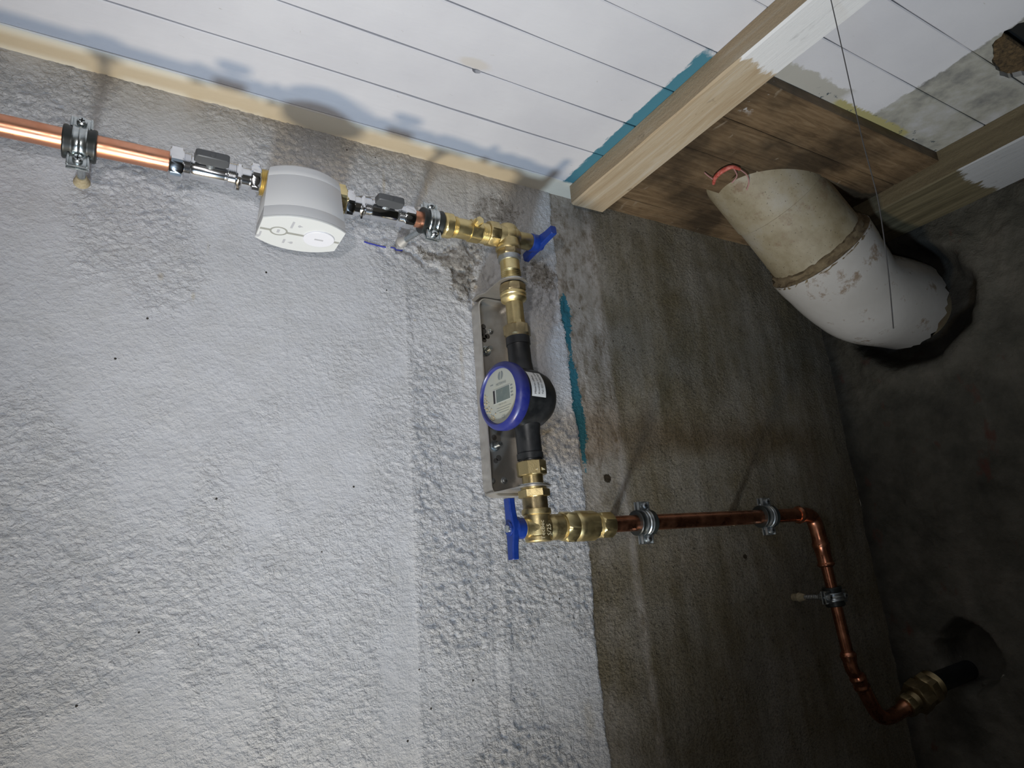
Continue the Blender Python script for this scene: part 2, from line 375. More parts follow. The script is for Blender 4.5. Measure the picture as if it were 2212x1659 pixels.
def text_verts(s, size, spacing=1.0):
    """flat lettering as mesh data in the xy plane, centred"""
    c = bpy.data.curves.new('lettering', 'FONT'); c.body = s; c.size = size; c.align_x = 'CENTER'; c.align_y = 'CENTER'; c.space_character = spacing
    c.resolution_u = 2
    o = bpy.data.objects.new('lettering', c); COL.objects.link(o)
    dg = bpy.context.evaluated_depsgraph_get(); me = bpy.data.meshes.new_from_object(o.evaluated_get(dg))
    v = [q.co.copy() for q in me.vertices]; f = [tuple(p.vertices) for p in me.polygons]
    bpy.data.objects.remove(o); bpy.data.curves.remove(c); bpy.data.meshes.remove(me); return v, f

# ---- numpy gradient-free value noise used for real surface relief
_rng = np.random.RandomState(11); _T = _rng.rand(256, 256)
def vn(x, y):
    xi = np.floor(x).astype(int); yi = np.floor(y).astype(int); fx = x-xi; fy = y-yi
    fx = fx*fx*fx*(fx*(fx*6-15)+10); fy = fy*fy*fy*(fy*(fy*6-15)+10)
    a = _T[xi & 255, yi & 255]; b = _T[(xi+1) & 255, yi & 255]; c = _T[xi & 255, (yi+1) & 255]; d = _T[(xi+1) & 255, (yi+1) & 255]
    return (a*(1-fx)+b*fx)*(1-fy)+(c*(1-fx)+d*fx)*fy
def fbm(x, y, o=4, g=0.5):
    s = 0; a = 1; t = 0
    for i in range(o): s = s+a*vn(x*2**i+17.3*i, y*2**i+5.1*i); t += a; a *= g
    return s/t
def sm(a, b, x): q = np.clip((x-a)/(b-a), 0, 1); return q*q*(3-2*q)
def grid_obj(name, us, vs, fn, m, attrs, flip=False):
    U, W = np.meshgrid(us, vs, indexing='ij'); P = fn(U, W); nu, nv = U.shape
    me = bpy.data.meshes.new(name); me.vertices.add(nu*nv); org = P.reshape(-1, 3)[0]
    me.vertices.foreach_set('co', (P.reshape(-1, 3)-org).ravel().astype(np.float32))
    idx = np.arange(nu*nv).reshape(nu, nv)
    q = np.stack([idx[:-1, :-1], idx[1:, :-1], idx[1:, 1:], idx[:-1, 1:]], -1).reshape(-1, 4)
    if flip: q = q[:, ::-1]
    nf = len(q); me.loops.add(nf*4); me.loops.foreach_set('vertex_index', q.ravel().astype(np.int32))
    me.polygons.add(nf); me.polygons.foreach_set('loop_start', (np.arange(nf)*4).astype(np.int32))
    me.update(); me.validate(); me.shade_smooth()
    for k, a in attrs.items():
        at_ = me.attributes.new(k, 'FLOAT', 'POINT'); at_.data.foreach_set('value', np.clip(a(U, W), 0, 1).ravel().astype(np.float32))
    me.materials.append(M[m]); o = bpy.data.objects.new(name, me); COL.objects.link(o); o.location = org.tolist()
    o['kind'] = 'structure'; return o

# ------------------------------------------------------------------ setting: the painted / bare wall
def wedge(x, z):   # x of the paint border at height z (rel.)
    return 0.6025+0.004*np.sin(z*9)+0.006*(fbm(z*30, z*0+3.0, 3)-0.5)
def blob(x, z, cx, cz, rx, rz): return np.clip(1.0-np.sqrt(((x-cx)/rx)**2+((z-cz)/rz)**2), 0, 1)*1.6
def w_rough(x, z):
    r = 0.15+0.95*sm(0.38, 0.60, fbm(x*9+3, z*7, 3))
    r = r*(0.55+0.75*sm(0.22, 0.50, x-0.25*z*0)*sm(0.42, 0.15, z)+0.45*sm(0.36, 0.50, z)*sm(0.62, 0.2, x))
    r = np.where((x > 0.33) & (z < 0.42), r+0.25, r)
    r = np.where((x > 0.17) & (x < 0.33) & (z < 0.38), r*0.65, r)
    return np.clip(r, 0.1, 1.3)/1.3
def w_disp(x, z):
    white = sm(0.004, -0.004, x-wedge(x, z))
    wx = x+0.006*(fbm(x*60, z*60, 2)-0.5); wz = z+0.006*(fbm(x*60+9, z*60+4, 2)-0.5)
    rx = wx*0.83+wz*0.56; rz = wz*0.83-wx*0.56; fl = 0.55*sm(0.40, 0.80, fbm(rx*130, rz*150, 3, 0.55))+0.55*sm(0.42, 0.80, fbm(wx*215+7, wz*235, 2, 0.5))
    h = white*(0.0010+fl*0.0026*w_rough(x, z))-0.004
    h = h+0.004*(fbm(x*7, z*7, 3)-0.5)+0.0010*(fbm(x*28, z*28, 3)-0.5)
    # vertical shutter-board ridges
    for cx, a, w_ in ((0.335, 0.0010, 0.007), (0.442, -0.0009, 0.003), (0.17, 0.0004, 0.004), (0.458, 0.0016, 0.008)):
        zz = 1.0 if cx not in (0.455,) else sm(0.06, 0.03, z)
        h = h+a*np.exp(-((x-cx-0.004*np.sin(z*11))/w_)**2)*zz*white
    # battered area behind the upper valve
    ex = np.clip(blob(x, z, 0.37, 0.455, 0.10, 0.03)+blob(x, z, 0.44, 0.44, 0.06, 0.08)+blob(x, z, 0.58, 0.44, 0.05, 0.09), 0, 1)
    h = h-ex*0.004*sm(0.45, 0.62, fbm(x*80, z*80, 3, 0.6))
    bare = (1-white)
    h = h+bare*(0.002*(fbm(x*38, z*14, 4, 0.6)-0.5))
    return h
def wall_fn(U, W):
    return np.stack([U+OX, 0.80+OY-w_disp(U, W), W+OZ], -1)
us = np.concatenate([np.arange(-1.6, -0.30, 0.05), np.arange(-0.30, 0.80, 0.0021), np.arange(0.80, 1.2905, 0.0035), [1.2905]])
vs = np.concatenate([np.arange(-1.55, -0.50, 0.05), np.arange(-0.50, -0.30, 0.01), np.arange(-0.30, 0.618, 0.0022), [0.618, 0.66]])
def a_skim_falloff(x, z): return 0.75*sm(0.74, 0.62, x)*(0.35+0.65*sm(0.0, 0.25, z))+0.35*np.exp(-((x-0.682-0.02*(0.3-z))/0.010)**2)  # grey skim by the paint edge; also paints lamp falloff into the concrete
def a_conc(x, z): return 0.5+(x-wedge(x, z))*45
def a_turq(x, z):
    c = 0.609+0.006*sm(0.34, 0.2, z); hw = 0.0072*sm(0.445, 0.41, z)*sm(0.13, 0.20, z)*(0.45+1.0*np.abs(np.sin(z*17.0+0.6)))-0.02*(1-sm(0.455, 0.44, z)*sm(0.12, 0.14, z))
    return 0.5+(hw-np.abs(x-c))*60
def a_expo(x, z):
    return (blob(x, z, 0.375, 0.458, 0.075, 0.022)*0.55+blob(x, z, 0.425, 0.435, 0.045, 0.075)*0.75+blob(x, z, 0.57, 0.46, 0.065, 0.06)*0.62
            +blob(x, z, 0.49, 0.56, 0.08, 0.055)*0.7+blob(x, z, 0.455, 0.50, 0.05, 0.06)*0.5)
def a_dirt(x, z): return 0.75*sm(0.50, 0.61, z)*(0.4+0.8*fbm(x*14, z*14, 3))*sm(0.66, 0.5, x)+0.4*blob(x, z, 0.45, 0.5, 0.16, 0.16)
def a_stain_shade(x, z):  # tan stains, plus shadow tints painted beside the meter and along the paint edge
    s = 0
    for cx, cz, rx, rz, k in ((0.545, 0.20, 0.035, 0.012, 0.8), (0.565, 0.078, 0.030, 0.008, 0.55), (0.03, 0.365, 0.008, 0.012, .7), (0.065, 0.345, 0.005, 0.012, .7),
                              (0.078, 0.41, 0.006, 0.03, 0.5), (-0.14, 0.47, 0.006, 0.05, 0.5), (0.13, 0.30, 0.003, 0.06, 0.4), (0.305, 0.56, 0.006, 0.05, 0.7), (0.372, 0.57, 0.007, 0.05, 0.6),
                              (0.415, 0.30, 0.010, 0.12, 0.55), (0.575, -0.20, 0.035, 0.10, 0.5), (0.345, 0.352, 0.005, 0.004, 0.8)):
        s = s+k*blob(x, z, cx, cz, rx, rz)
    return s
def a_mark(x, z):
    s = 0
    for cx, cz, rx, rz, k in ((0.655, 0.132, 0.014, 0.012, 0.75), (0.585, 0.255, 0.006, 0.02, 0.25), (0.93, 0.00, 0.012, 0.010, 0.6), (0.72, -0.30, 0.03, 0.03, 0.5)):
        s = s+k*blob(x, z, cx, cz, rx, rz)
    return s
wall = grid_obj('wall_back', us, vs, wall_fn, 'wall', dict(skim_falloff=a_skim_falloff, conc=a_conc, turq=a_turq, expo=a_expo, dirt=a_dirt, patch_tint=a_stain_shade, mark=a_mark, rough=w_rough), flip=False)
tag(wall, 'rough plastered wall, white paint on the left, bare concrete on the right')
# pen lines on the plaster
g = G()
def wy(x, z): return 0.80-float(w_disp(np.array([x]), np.array([z]))[0])
def pen(pts, r=0.0011):
    g.tube([V(x, wy(x, z)-0.0006, z) for x, z in pts], r, 6)
def lerp_pts(a, b, n): return [(a[0]+(b[0]-a[0])*i/n, a[1]+(b[1]-a[1])*i/n) for i in range(n+1)]
pen(lerp_pts((0.2740, 0.4590), (0.2900, 0.4578), 5)+lerp_pts((0.2920, 0.4574), (0.3052, 0.4565), 4)); pen(lerp_pts((0.3125, 0.4580), (0.3313, 0.4578), 6), 0.0009)
pen(lerp_pts((0.3285, 0.4785), (0.3314, 0.4675), 4), 0.0008)
g.build('pen_mark', 'pen', wall, label='short blue marker lines on the white plaster')

# end wall on the right with the two broken-out pipe openings
DR = (0.625, 0.442); FT = (0.672, -0.195)
def e_disp(y, z):
    h = 0.012*(fbm(y*9+2, z*9, 4)-0.5)+0.006*(fbm(y*40, z*40, 4, 0.6)-0.5)+0.010*sm(0.74, 0.79, y)*(fbm(y*3, z*26, 3)-0.35)
    r1 = np.sqrt((y-DR[0])**2+(z-DR[1])**2)+0.02*(fbm(y*25, z*25, 3)-0.5); r2 = np.sqrt(((y-FT[0])/1.0)**2+(z-FT[1])**2)+0.02*(fbm(y*30+5, z*30, 3)-0.5)
    h = h-0.045*sm(0.125, 0.095, r1)-0.075*sm(0.058, 0.045, r2)+0.008*sm(0.165, 0.13, r1)*sm(0.11, 0.13, r1)
    return h
us2 = np.concatenate([np.arange(-0.95, 0.10, 0.05), np.arange(0.10, 0.8005, 0.004), [0.805]])
vs2 = np.concatenate([np.arange(-1.55, -0.45, 0.05), np.arange(-0.45, 0.618, 0.004), [0.64]])
def e_shade(y, z):  # shade of the break-out ring and the corner crack, painted dark
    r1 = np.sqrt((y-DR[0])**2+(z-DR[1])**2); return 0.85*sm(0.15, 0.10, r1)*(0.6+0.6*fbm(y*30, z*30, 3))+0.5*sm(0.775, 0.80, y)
def e_pale(y, z):
    r2 = np.sqrt((y-FT[0])**2+(z-FT[1])**2); return sm(0.095, 0.075, r2)*sm(0.04, 0.055, r2)*0.40+0.45*sm(0.40, 0.0, y)*sm(0.1, 0.5, z)*0
grid_obj('wall_right', us2, vs2, lambda U, W: np.stack([1.29-e_disp(U, W), U+OY, W+OZ], -1), 'endwall', dict(mark=e_shade, pale=e_pale), flip=True)
# unseen backing added behind the openings to keep them dark
g = G(); g.box(V(1.42, 0.10, -0.46), 0.10, 1.5, 2.25); g.build('opening_backing_1', 'slab', kind='structure')
# floor
g = G(); g.box(V(0.0, -0.2, -1.60), 3.4, 2.2, 0.10); g.build('floor', 'slab', kind='structure')

# ------------------------------------------------------------------ ceiling boards
ceil = G().box(V(-0.10, -0.15, 0.670), 3.2, 2.1, 0.05).build('ceiling', 'dark', kind='structure')
edges = [0.815, 0.7630, 0.6820, 0.6040, 0.5240, 0.4450, 0.3670, 0.2920, 0.2135]
while edges[-1] > -0.95: edges.append(edges[-1]-0.0785)
def board(x0, x1, y0, y1, m, z=0.618, gap0=0.0008, thick=0.020, wig=0.0004, seed=0, notch=None):
    """one plank: slightly wavy edges with eased arrises"""
    r = random.Random(seed); n = max(2, int((x1-x0)/0.06)); b = 0.0012; gg = G(); R = []
    ph = r.uniform(0, 9)
    for i in range(n+1):
        x = x0+(x1-x0)*i/n; gap = gap0*max(0.0, 0.75+1.2*math.sin(x*9+ph)*math.sin(x*4.3+ph*2)); a0 = y0-gap-r.uniform(0, wig); a1 = y1+gap+r.uniform(0, wig); dz = r.uniform(-0.0003, 0.0003)
        R.append([V(x, a0, z+thick), V(x, a0, z+b+dz), V(x, a0-b, z+dz), V(x, a1+b, z+dz), V(x, a1, z+b+dz), V(x, a1, z+thick)])
    return gg.rings(R)
gaps = {1: 0.0006, 2: 0.0016, 3: 0.0007, 4: 0.0007, 5: 0.0005, 6: 0.0005}
for i in range(len(edges)-1):
    y0, y1 = edges[i], edges[i+1]
    o = board(-1.65, 0.655, y0, y1, 0, gap0=[0.0001, 0.0014, 0.0009, 0.0006, 0.0006, 0.0004][min(i, 5)], wig=0.0002, seed=i).build('board', 'board_white', ceil, sharp=20)
    brown = y1 > 0.40
    o = board(0.656, 1.30, y0, y1, 0, gap0=0.0005 if brown else 0.0006, z=0.618+(0.004 if brown and i > 1 else 0.0), seed=50+i).build('board', 'board_brown' if brown else 'board_white', ceil, sharp=20)
    if brown: o['label'] = 'bare brown board'
    if i == 6 or i == 7: HOLED = o; (globals().setdefault('holed', [])).append(o)
# thicker brown boards let in between the timbers, their sawn front edge showing
for k, (y0, y1) in enumerate(((0.6640, 0.5900), (0.5900, 0.5160), (0.5160, 0.4400))):
    board(0.6875, 1.131, y0, y1, 0, z=0.5995, gap0=0.0003, thick=0.0175, seed=90+k).build('board', 'board_brown', ceil, sharp=20, label='bare brown board')
# ragged break-out in the boards near the far beam, brown filling visible inside
def ragged(cx, cy, rx, ry, z0, z1, seed, n=22):
    r = random.Random(seed); out = []
    for k in range(n):
        a = 2*PI*k/n; q = 1+r.uniform(-0.05, 0.05)+0.06*math.sin(3*a+seed); out.append(V(cx+rx*q*math.cos(a), cy+ry*q*math.sin(a), 0))
    return G().rings([[p+Vector((0, 0, z0)) for p in out], [p+Vector((0, 0, z1)) for p in out]])
cut = ragged(1.010, 0.246, 0.068, 0.050, 0.60, 0.70, 5, 46).build('cutter', 'dark', sharp=0)
dg = bpy.context.evaluated_depsgraph_get()
for o in holed:
    md = o.modifiers.new('b', 'BOOLEAN'); md.operation = 'DIFFERENCE'; md.object = cut; md.solver = 'EXACT'
cut2 = ragged(0.3585, 0.6043, 0.0065, 0.0035, 0.60, 0.70, 9, 12).build('cutter', 'dark', sharp=0)
knot = [c for c in ceil.children if c.name.startswith('board') and c not in holed][:]
def cut_boards(objs, cutter):
    for o in objs:
        md = o.modifiers.new('b', 'BOOLEAN'); md.operation = 'DIFFERENCE'; md.object = cutter; md.solver = 'EXACT'
kn = [c for c in ceil.children if c.data.name.split('.')[0] == 'board' and any(abs((wl(c)+q.co).y-(0.604-0.8)) < 0.004 for q in c.data.vertices) and min((wl(c)+q.co).x for q in c.data.vertices) < 0]
cut_boards(kn, cut2)
dg = bpy.context.evaluated_depsgraph_get(); dg.update()
for o in holed+kn:
    me = bpy.data.meshes.new_from_object(o.evaluated_get(dg)); o.modifiers.clear(); o.data = me
    me.set_sharp_from_angle(angle=math.radians(20))
for c in (cut, cut2): bpy.data.objects.remove(c)
G().box(V(1.030, 0.281, 0.632), 0.130, 0.040, 0.012, bev=0.004).build('insulation', 'fibre', ceil, label='brown fibre filling in the ceiling opening')

# timbers across the ceiling
def timber(name, x0, x1, y0, y1, z0, z1, m, label, cat, seed):
    r = random.Random(seed); n = 26; R = []; b = 0.0025
    for i in range(n+1):
        y = y0+(y1-y0)*i/n; j = lambda: r.uniform(-0.0009, 0.0009)
        R.append([V(x0, y, z1), V(x0+j(), y, z0+b), V(x0+b+j(), y, z0+j()), V(x1-b, y, z0+j()), V(x1+j(), y, z0+b), V(x1, y, z1)])
    return G().rings(R).build(name, m, sharp=25, label=label, cat=cat)
timber('batten', 0.6205, 0.687, 0.771, -0.92, 0.583, 0.6175, 'batten', 'pale sawn pine batten running across the ceiling beside the turquoise stripe', 'timber', 3)
timber('ceiling_beam', 1.1315, 1.27, 0.795, -0.92, 0.568, 0.6175, 'beam', 'dark old timber beam at the end wall behind the clay drain pipe', 'beam', 4)

# ------------------------------------------------------------------ pipes, fittings
PY = 0.725
XA = Vector((1, 0, 0)); YA = Vector((0, 1, 0)); ZA = Vector((0, 0, 1))
def zx(x):   # height of the upper run at x
    return 0.4675-0.0045*min(max((x-0.18)/0.12, 0), 1)+0.003*min(max((x-0.38)/0.08, 0), 1)
def P(x): return V(x, PY, zx(x))
def seg_x(g, x0, prof, seg=48, up=None): return g.turned(V(0, PY, zx(x0)), XA, [(p[0],)+tuple(p[1:]) for p in prof], seg, up)

# left copper pipe
o = G().turned(V(-1.2, PY, 0.4655-0.002), V(0.0285, PY, 0.4685)-V(-1.2, PY, 0.4635), [(0, 0.0111), (1.2285, 0.0111)], 48).build('copper_pipe', 'copper', label='bright copper pipe running in from the left edge to the first chrome valve', cat='pipe')

def clamp(x, y, z, axis, ears, stem, slen, label, r=0.0112, tilt=None, dull=False, anchor_r=0.008, white_plug=False):
    """two-part pipe clamp with rubber lining, screws and threaded stem"""
    c = V(x, y, z); a = Vector(axis).normalized(); e = Vector(ears).normalized(); s = Vector(stem).normalized()
    zn = 'zinc_dull' if dull else 'zinc'
    t = thing('pipe_clamp', label, 'pipe clamp', c, 'rubber lined pipe clamps')
    # rubber lining with raised lips
    pr = [(-0.0150, r+0.0002), (-0.0150, r+0.0052), (-0.0138, r+0.0062), (-0.0120, r+0.0062), (-0.0080, r+0.0048), (-0.0070, r+0.0048), (0.0070, r+0.0048), (0.0080, r+0.0048), (0.0120, r+0.0062), (0.0138, r+0.0062), (0.0150, r+0.0052), (0.0150, r+0.0002)]
    G().turned(c, a, pr, 48, cap0=True, cap1=True).build('rubber_lining', 'rubber', t)
    rb = r+0.0050
    prb = [(-0.0064, rb-0.001), (-0.0064, rb+0.0016), (-0.0052, rb+0.0020), (-0.0034, rb+0.0012), (-0.0012, rb+0.0012), (0, rb+0.0022), (0.0012, rb+0.0012), (0.0034, rb+0.0012), (0.0052, rb+0.0020), (0.0064, rb+0.0016), (0.0064, rb-0.001)]
    G().turned(c, a, prb, 64).build('metal_band', zn, t)
    for k in (1, -1):
        g = G(); ce = c+e*k*(rb+0.0062)
        for q in (1, -1): g.box(ce+s*q*0.0030, 0.0135, 0.0022, 0.0205, e, s, bev=0.0007)
        g.box(ce-e*k*0.0035, 0.004, 0.006, 0.0130, e, s, bev=0.001)
        for q in (1, -1): g.box(ce+a*q*0.0088-s*0.0045, 0.0125, 0.0036, 0.0020, e, s, bev=0.0006)
        g.build('ear', zn, t)
        g = G().turned(ce-s*0.0100, s, [(0, 0.0030), (0.0012, 0.0048), (0.0030, 0.0050), (0.0058, 0.0050)], 24)
        g.turned(ce-s*0.004, s, [(0, 0.0022), (0.0150, 0.0022)], 16)
        sc = g.build('screw', zn, t)
        g = G(); g.box(ce-s*0.0099, 0.0052, 0.0010, 0.0011, e, s); g.box(ce-s*0.0099, 0.0011, 0.0010, 0.0052, e, s)
        g.build('slot', 'dark', sc)
    sd = s if tilt is None else (s+Vector(tilt)).normalized()
    G().turned(c+s*(rb+0.0010), sd, [(0, 0.0085)]+hexp(0.0005, 0.0085, 0.0078, 0.0068)+[(0.0085, 0.0045), (0.0120, 0.0045)], 36).build('boss', zn, t)
    G().turned(c+s*(rb+0.006), sd, [(0, 0.0042)]+thread(0.004, slen, 0.0042, 14, 0.0005), 20).build('threaded_stem', zn, t)
    G().turned(c+s*(rb+0.006)+sd*(slen-0.006), sd, [(-0.010, 0.0050), (-0.002, anchor_r*0.85), (0.0015, anchor_r), (0.004, anchor_r*0.8), (0.02, 0.006)], 24).build('wall_plug', 'sand' if not white_plug else 'steel_edge', t)
    return t
clamp(-0.0560, PY, 0.4660, XA, ZA, YA, 0.058, 'zinc pipe clamp on the bright copper pipe at far left, yellowed wall plug', anchor_r=0.0085)
clamp(0.3405, PY, zx(0.34), XA, ZA+0.15*YA, YA+0.10*ZA, 0.058, 'zinc pipe clamp between the right-hand chrome valve and the brass check valve', tilt=(-0.24, 0, -0.05), anchor_r=0.0085, white_plug=True)

def ball_valve(x0, mirror, label):
    """chrome mini ball valve; profile given from the compression nut end, along +x or -x"""
    sgn = -1 if mirror else 1; c = P(x0)
    t = thing('ball_valve', label, 'valve', c, 'chrome ball valves')
    A = P(x0); d = XA*sgn
    return t, A, d
# first valve (left of the white box)
t, A, d = ball_valve(0.0258, False, 'chrome ball valve with dark grey lever, left of the white box')
G().turned(A, d, [(0.0, 0.0125)]+hexp(0.0008, 0.0150, 0.0181, 0.0160)+[(0.0150, 0.0138)], 48, up=(0, 0.26, 1)).build('compression_nut', 'chrome', t)
G().turned(A, d, [(0.014, 0.0138)]+thread(0.0150, 0.0225, 0.0146, 5)+[(0.0225, 0.0118), (0.026, 0.0128), (0.0575, 0.0128), (0.0590, 0.0118)]+thread(0.0600, 0.0690, 0.0148, 5)+[(0.0695, 0.0120)], 48).build('valve_body', 'chrome', t)
G().turned(A, d, hexp(0.0690, 0.0755, 0.0163, 0.0142)+[(0.0755, 0.0119), (0.0845, 0.0119)], 48).build('collar', 'chrome', t)
G().turned(A, d, hexp(0.0845, 0.0955, 0.0192, 0.0166), 48, up=(0, 0.5, 1)).build('reducer_nut', 'chrome', t)
def lever(t, c, L=0.036):
    up = -YA
    G().turned(c-YA*0.010, up, [(0, 0.0052), (0.0085, 0.0052)], 24).build('stem', 'zinc_dull', t)
    o = [(-0.34, 0), (-0.50, 0.24), (-0.47, 0.92), (-0.40, 1), (0.40, 1), (0.48, 0.92), (0.50, 0.24), (0.36, 0)]
    out = [c-YA*(0.0165+q[1]*0.0165)+XA*q[0]*L for q in o]
    l = G().prism(out, -ZA*0.0045, ZA*0.0045).build('lever', 'lever', t)
    md = l.modifiers.new('bevel', 'BEVEL'); md.width = 0.001; md.segments = 2
    s = G().turned(c-YA*0.0322, up, [(0, 0.0030), (0.0012, 0.0030), (0.0016, 0.0022)], 20).build('screw', 'lever', l)
lever(t, P(0.0675))
# second valve (right of the white box), nut at its right end
t, A, d = ball_valve(0.3150, True, 'chrome ball valve with dark grey lever, right of the white box')
G().turned(A, d, [(0.0, 0.0118)]+hexp(0.0, 0.0145, 0.0146, 0.0128)+[(0.0145, 0.0120)], 48, up=(0, 0.4, 1)).build('compression_nut', 'chrome', t)
G().turned(A, d, [(0.0140, 0.0120)]+thread(0.0150, 0.0230, 0.0146, 5)+[(0.0232, 0.0118), (0.026, 0.0130), (0.0580, 0.0130), (0.0590, 0.0120)]+thread(0.0600, 0.0680, 0.0148, 5)+[(0.0682, 0.0125)], 48).build('valve_body', 'chrome', t)
G().turned(A, d, hexp(0.0680, 0.0735, 0.0160, 0.0140)+[(0.0735, 0.0122), (0.0818, 0.0122)], 48).build('collar', 'chrome', t)
G().turned(A, d, hexp(0.0818, 0.0925, 0.0172, 0.0150), 48, up=(0, 0.3, 1)).build('reducer_nut', 'chrome', t)
lever(t, P(0.2735))

# white leak guard box hanging round the pipe
bx0, bx1 = 0.1228, 0.2170; bxc = (bx0+bx1)/2; zb, zt = 0.4073, 0.4815
def lens(hw, hf, bulge, z, n=14):
    """flat ends at +-hw, curved front and back"""
    o = []
    for k in range(n+1):
        q = -1+2*k/n; o.append(V(bxc+hw*q, PY-hf-bulge*(1-abs(q)**2.2), z))
    for k in range(n+1):
        q = 1-2*k/n; o.append(V(bxc+hw*q, PY+hf+bulge*(1-abs(q)**2.2), z))
    return o
t = thing('leak_guard', 'white plastic water leak guard box hanging round the pipe between two chrome valves', 'leak guard', V(bxc, PY, zb))
HW = (bx1-bx0)/2
R = []
for z, k, db in ((zt, 0.74, 0), (zt-0.001, 0.79, 0), (zt-0.004, 0.855, 0), (zt-0.010, 0.885, 0), (zt-0.016, 0.900, 0), (zt-0.0163, 0.8975, 0), (zt-0.0167, 0.901, 0), (zb+0.036, 0.940, 0), (zb+0.0162, 0.980, 0), (zb+0.0159, 0.9775, 0), (zb+0.0155, 0.9810, 0), (zb+0.0032, 1.0, 0), (zb+0.0028, 0.985, 0)):
    R.append(lens(HW*k, 0.0235*k, 0.0165*k, z))
G().rings(R).build('housing', 'white_shell', t, sharp=28)
R = [lens(HW*k, 0.0235*k, 0.0165*k, z) for z, k in ((zb+0.0028, 0.99), (zb+0.0024, 1.004), (zb+0.0006, 1.004), (zb, 0.995))]
cover = G().rings(R).build('bottom_cover', 'white_cover', t, sharp=28)
def disc(g, x, y, r0, r1, z0, z1, seg=40):
    if r0 == 0: g.turned(V(x, y, z0), -ZA, [(0, r1), (z0-z1-0.0004, r1), (z0-z1, r1-0.0005)], seg)
    else:
        A = [[V(x+r*math.cos(2*PI*j/seg), y+r*math.sin(2*PI*j/seg), z) for j in range(seg)] for r, z in ((r0, z0), (r0, z1), (r1, z1), (r1, z0))]
        g.rings(A, False, False)
b = G(); disc(b, 0.1912, 0.7245, 0, 0.0182, zb, zb-0.0020); bt = b.build('push_button', 'white_button', t)
G().box(V(0.1912, 0.7245, zb-0.0020), 0.0105, 0.0030, 0.0003).build('print', 'grey_mark', bt)
g = G(); disc(g, 0.1445, 0.7240, 0.0080, 0.0100, zb, zb-0.00025); g.build('grey_ring', 'grey_print', t, sharp=0)
for x, y, w_ in ((0.1292, 0.7241, 0.0110), (0.1638, 0.7246, 0.0190), (0.2130, 0.7262, 0.0065)): G().box(V(x, y, zb), w_, 0.0040, 0.0005).build('grey_line', 'grey_print', t, sharp=0)
for x, y, w_, h_ in ((0.1560, 0.7045, 0.0026, 0.0150), (0.1548, 0.7455, 0.0026, 0.0095), (0.1440, 0.7240, 0.0030, 0.0070), (0.1262, 0.7370, 0.0022, 0.0105)):
    G().box(V(x, y, zb), w_, h_, 0.0005).build('print', 'grey_mark', t, sharp=0)
for x, y, r, tail in ((0.1640, 0.7048, 0.0018, 1), (0.1635, 0.7464, 0.0020, -1), (0.1245, 0.7430, 0.0023, 0)):
    o = [V(x+r*math.cos(a)*(1.0 if a > 1e-6 or not tail else 2.1)*(tail or 1), y+r*1.3*math.sin(a), zb+0.0001) for a in [2*PI*k/16 for k in range(16)]]
    G().prism(o, Vector((0, 0, 0)), -ZA*0.0004).build('drop_mark', 'grey_mark', t, sharp=0)
G().turned(P(0.1210), XA, [(0, 0.0150)]+thread(0.0002, 0.0095, 0.0158, 5, 0.0013)+[(0.0120, 0.0145)], 48).build('brass_thread', 'brass_bright', t)
G().turned(P(0.2050), XA, hexp(0.0, 0.0175, 0.0190, 0.0166), 48, up=(0, 0.35, 1)).build('brass_nut', 'brass_bright', t)

# short copper stub
G().turned(P(0.3120), XA, [(0, 0.0109), (0.047, 0.0109)], 40).build('copper_pipe', 'copper', label='short copper stub held by the clamp between chrome valve and brass coupling', cat='pipe')

# brass check valve
t = thing('check_valve', 'yellow brass check valve coupling left of the upper corner valve', 'valve', P(0.3575))
G().turned(P(0.3525), XA, [(0, 0.0119), (0.0035, 0.0119), (0.0040, 0.0140)], 40).build('seal_ring', 'copper_brown', t)
G().turned(P(0.3555), XA, [(0, 0.0130), (0.0015, 0.0152)]+[(0.004, 0.0168), (0.006, 0.0172, 8, 0.0164), (0.0140, 0.0172, 8, 0.0164), (0.0158, 0.0150, 8, 0.0164)], 48).build('compression_nut', 'brass_bright', t)
G().turned(P(0.3715), XA, thread(0, 0.006, 0.0147, 4)+[(0.0065, 0.0138), (0.0260, 0.0138), (0.0262, 0.0145)]+[(0.0262, 0.0156, 6, 0.0142), (0.0425, 0.0156, 6, 0.0142), (0.0428, 0.0140)]+thread(0.0430, 0.0545, 0.0145, 6), 48, up=(0, 0.5, 1)).build('valve_body', 'brass_bright', t)
cc = V(0.4035, PY-0.013, zx(0.40)+0.003)
G().turned(cc, (0.02, -1, 0.12), [(0, 0.0052), (0.003, 0.0052), (0.0032, 0.0072), (0.0042, 0.0072), (0.0042, 0.0056, 6, 0.0050), (0.0110, 0.0056, 6, 0.0050)], 24).build('test_plug', 'brass_bright', t)

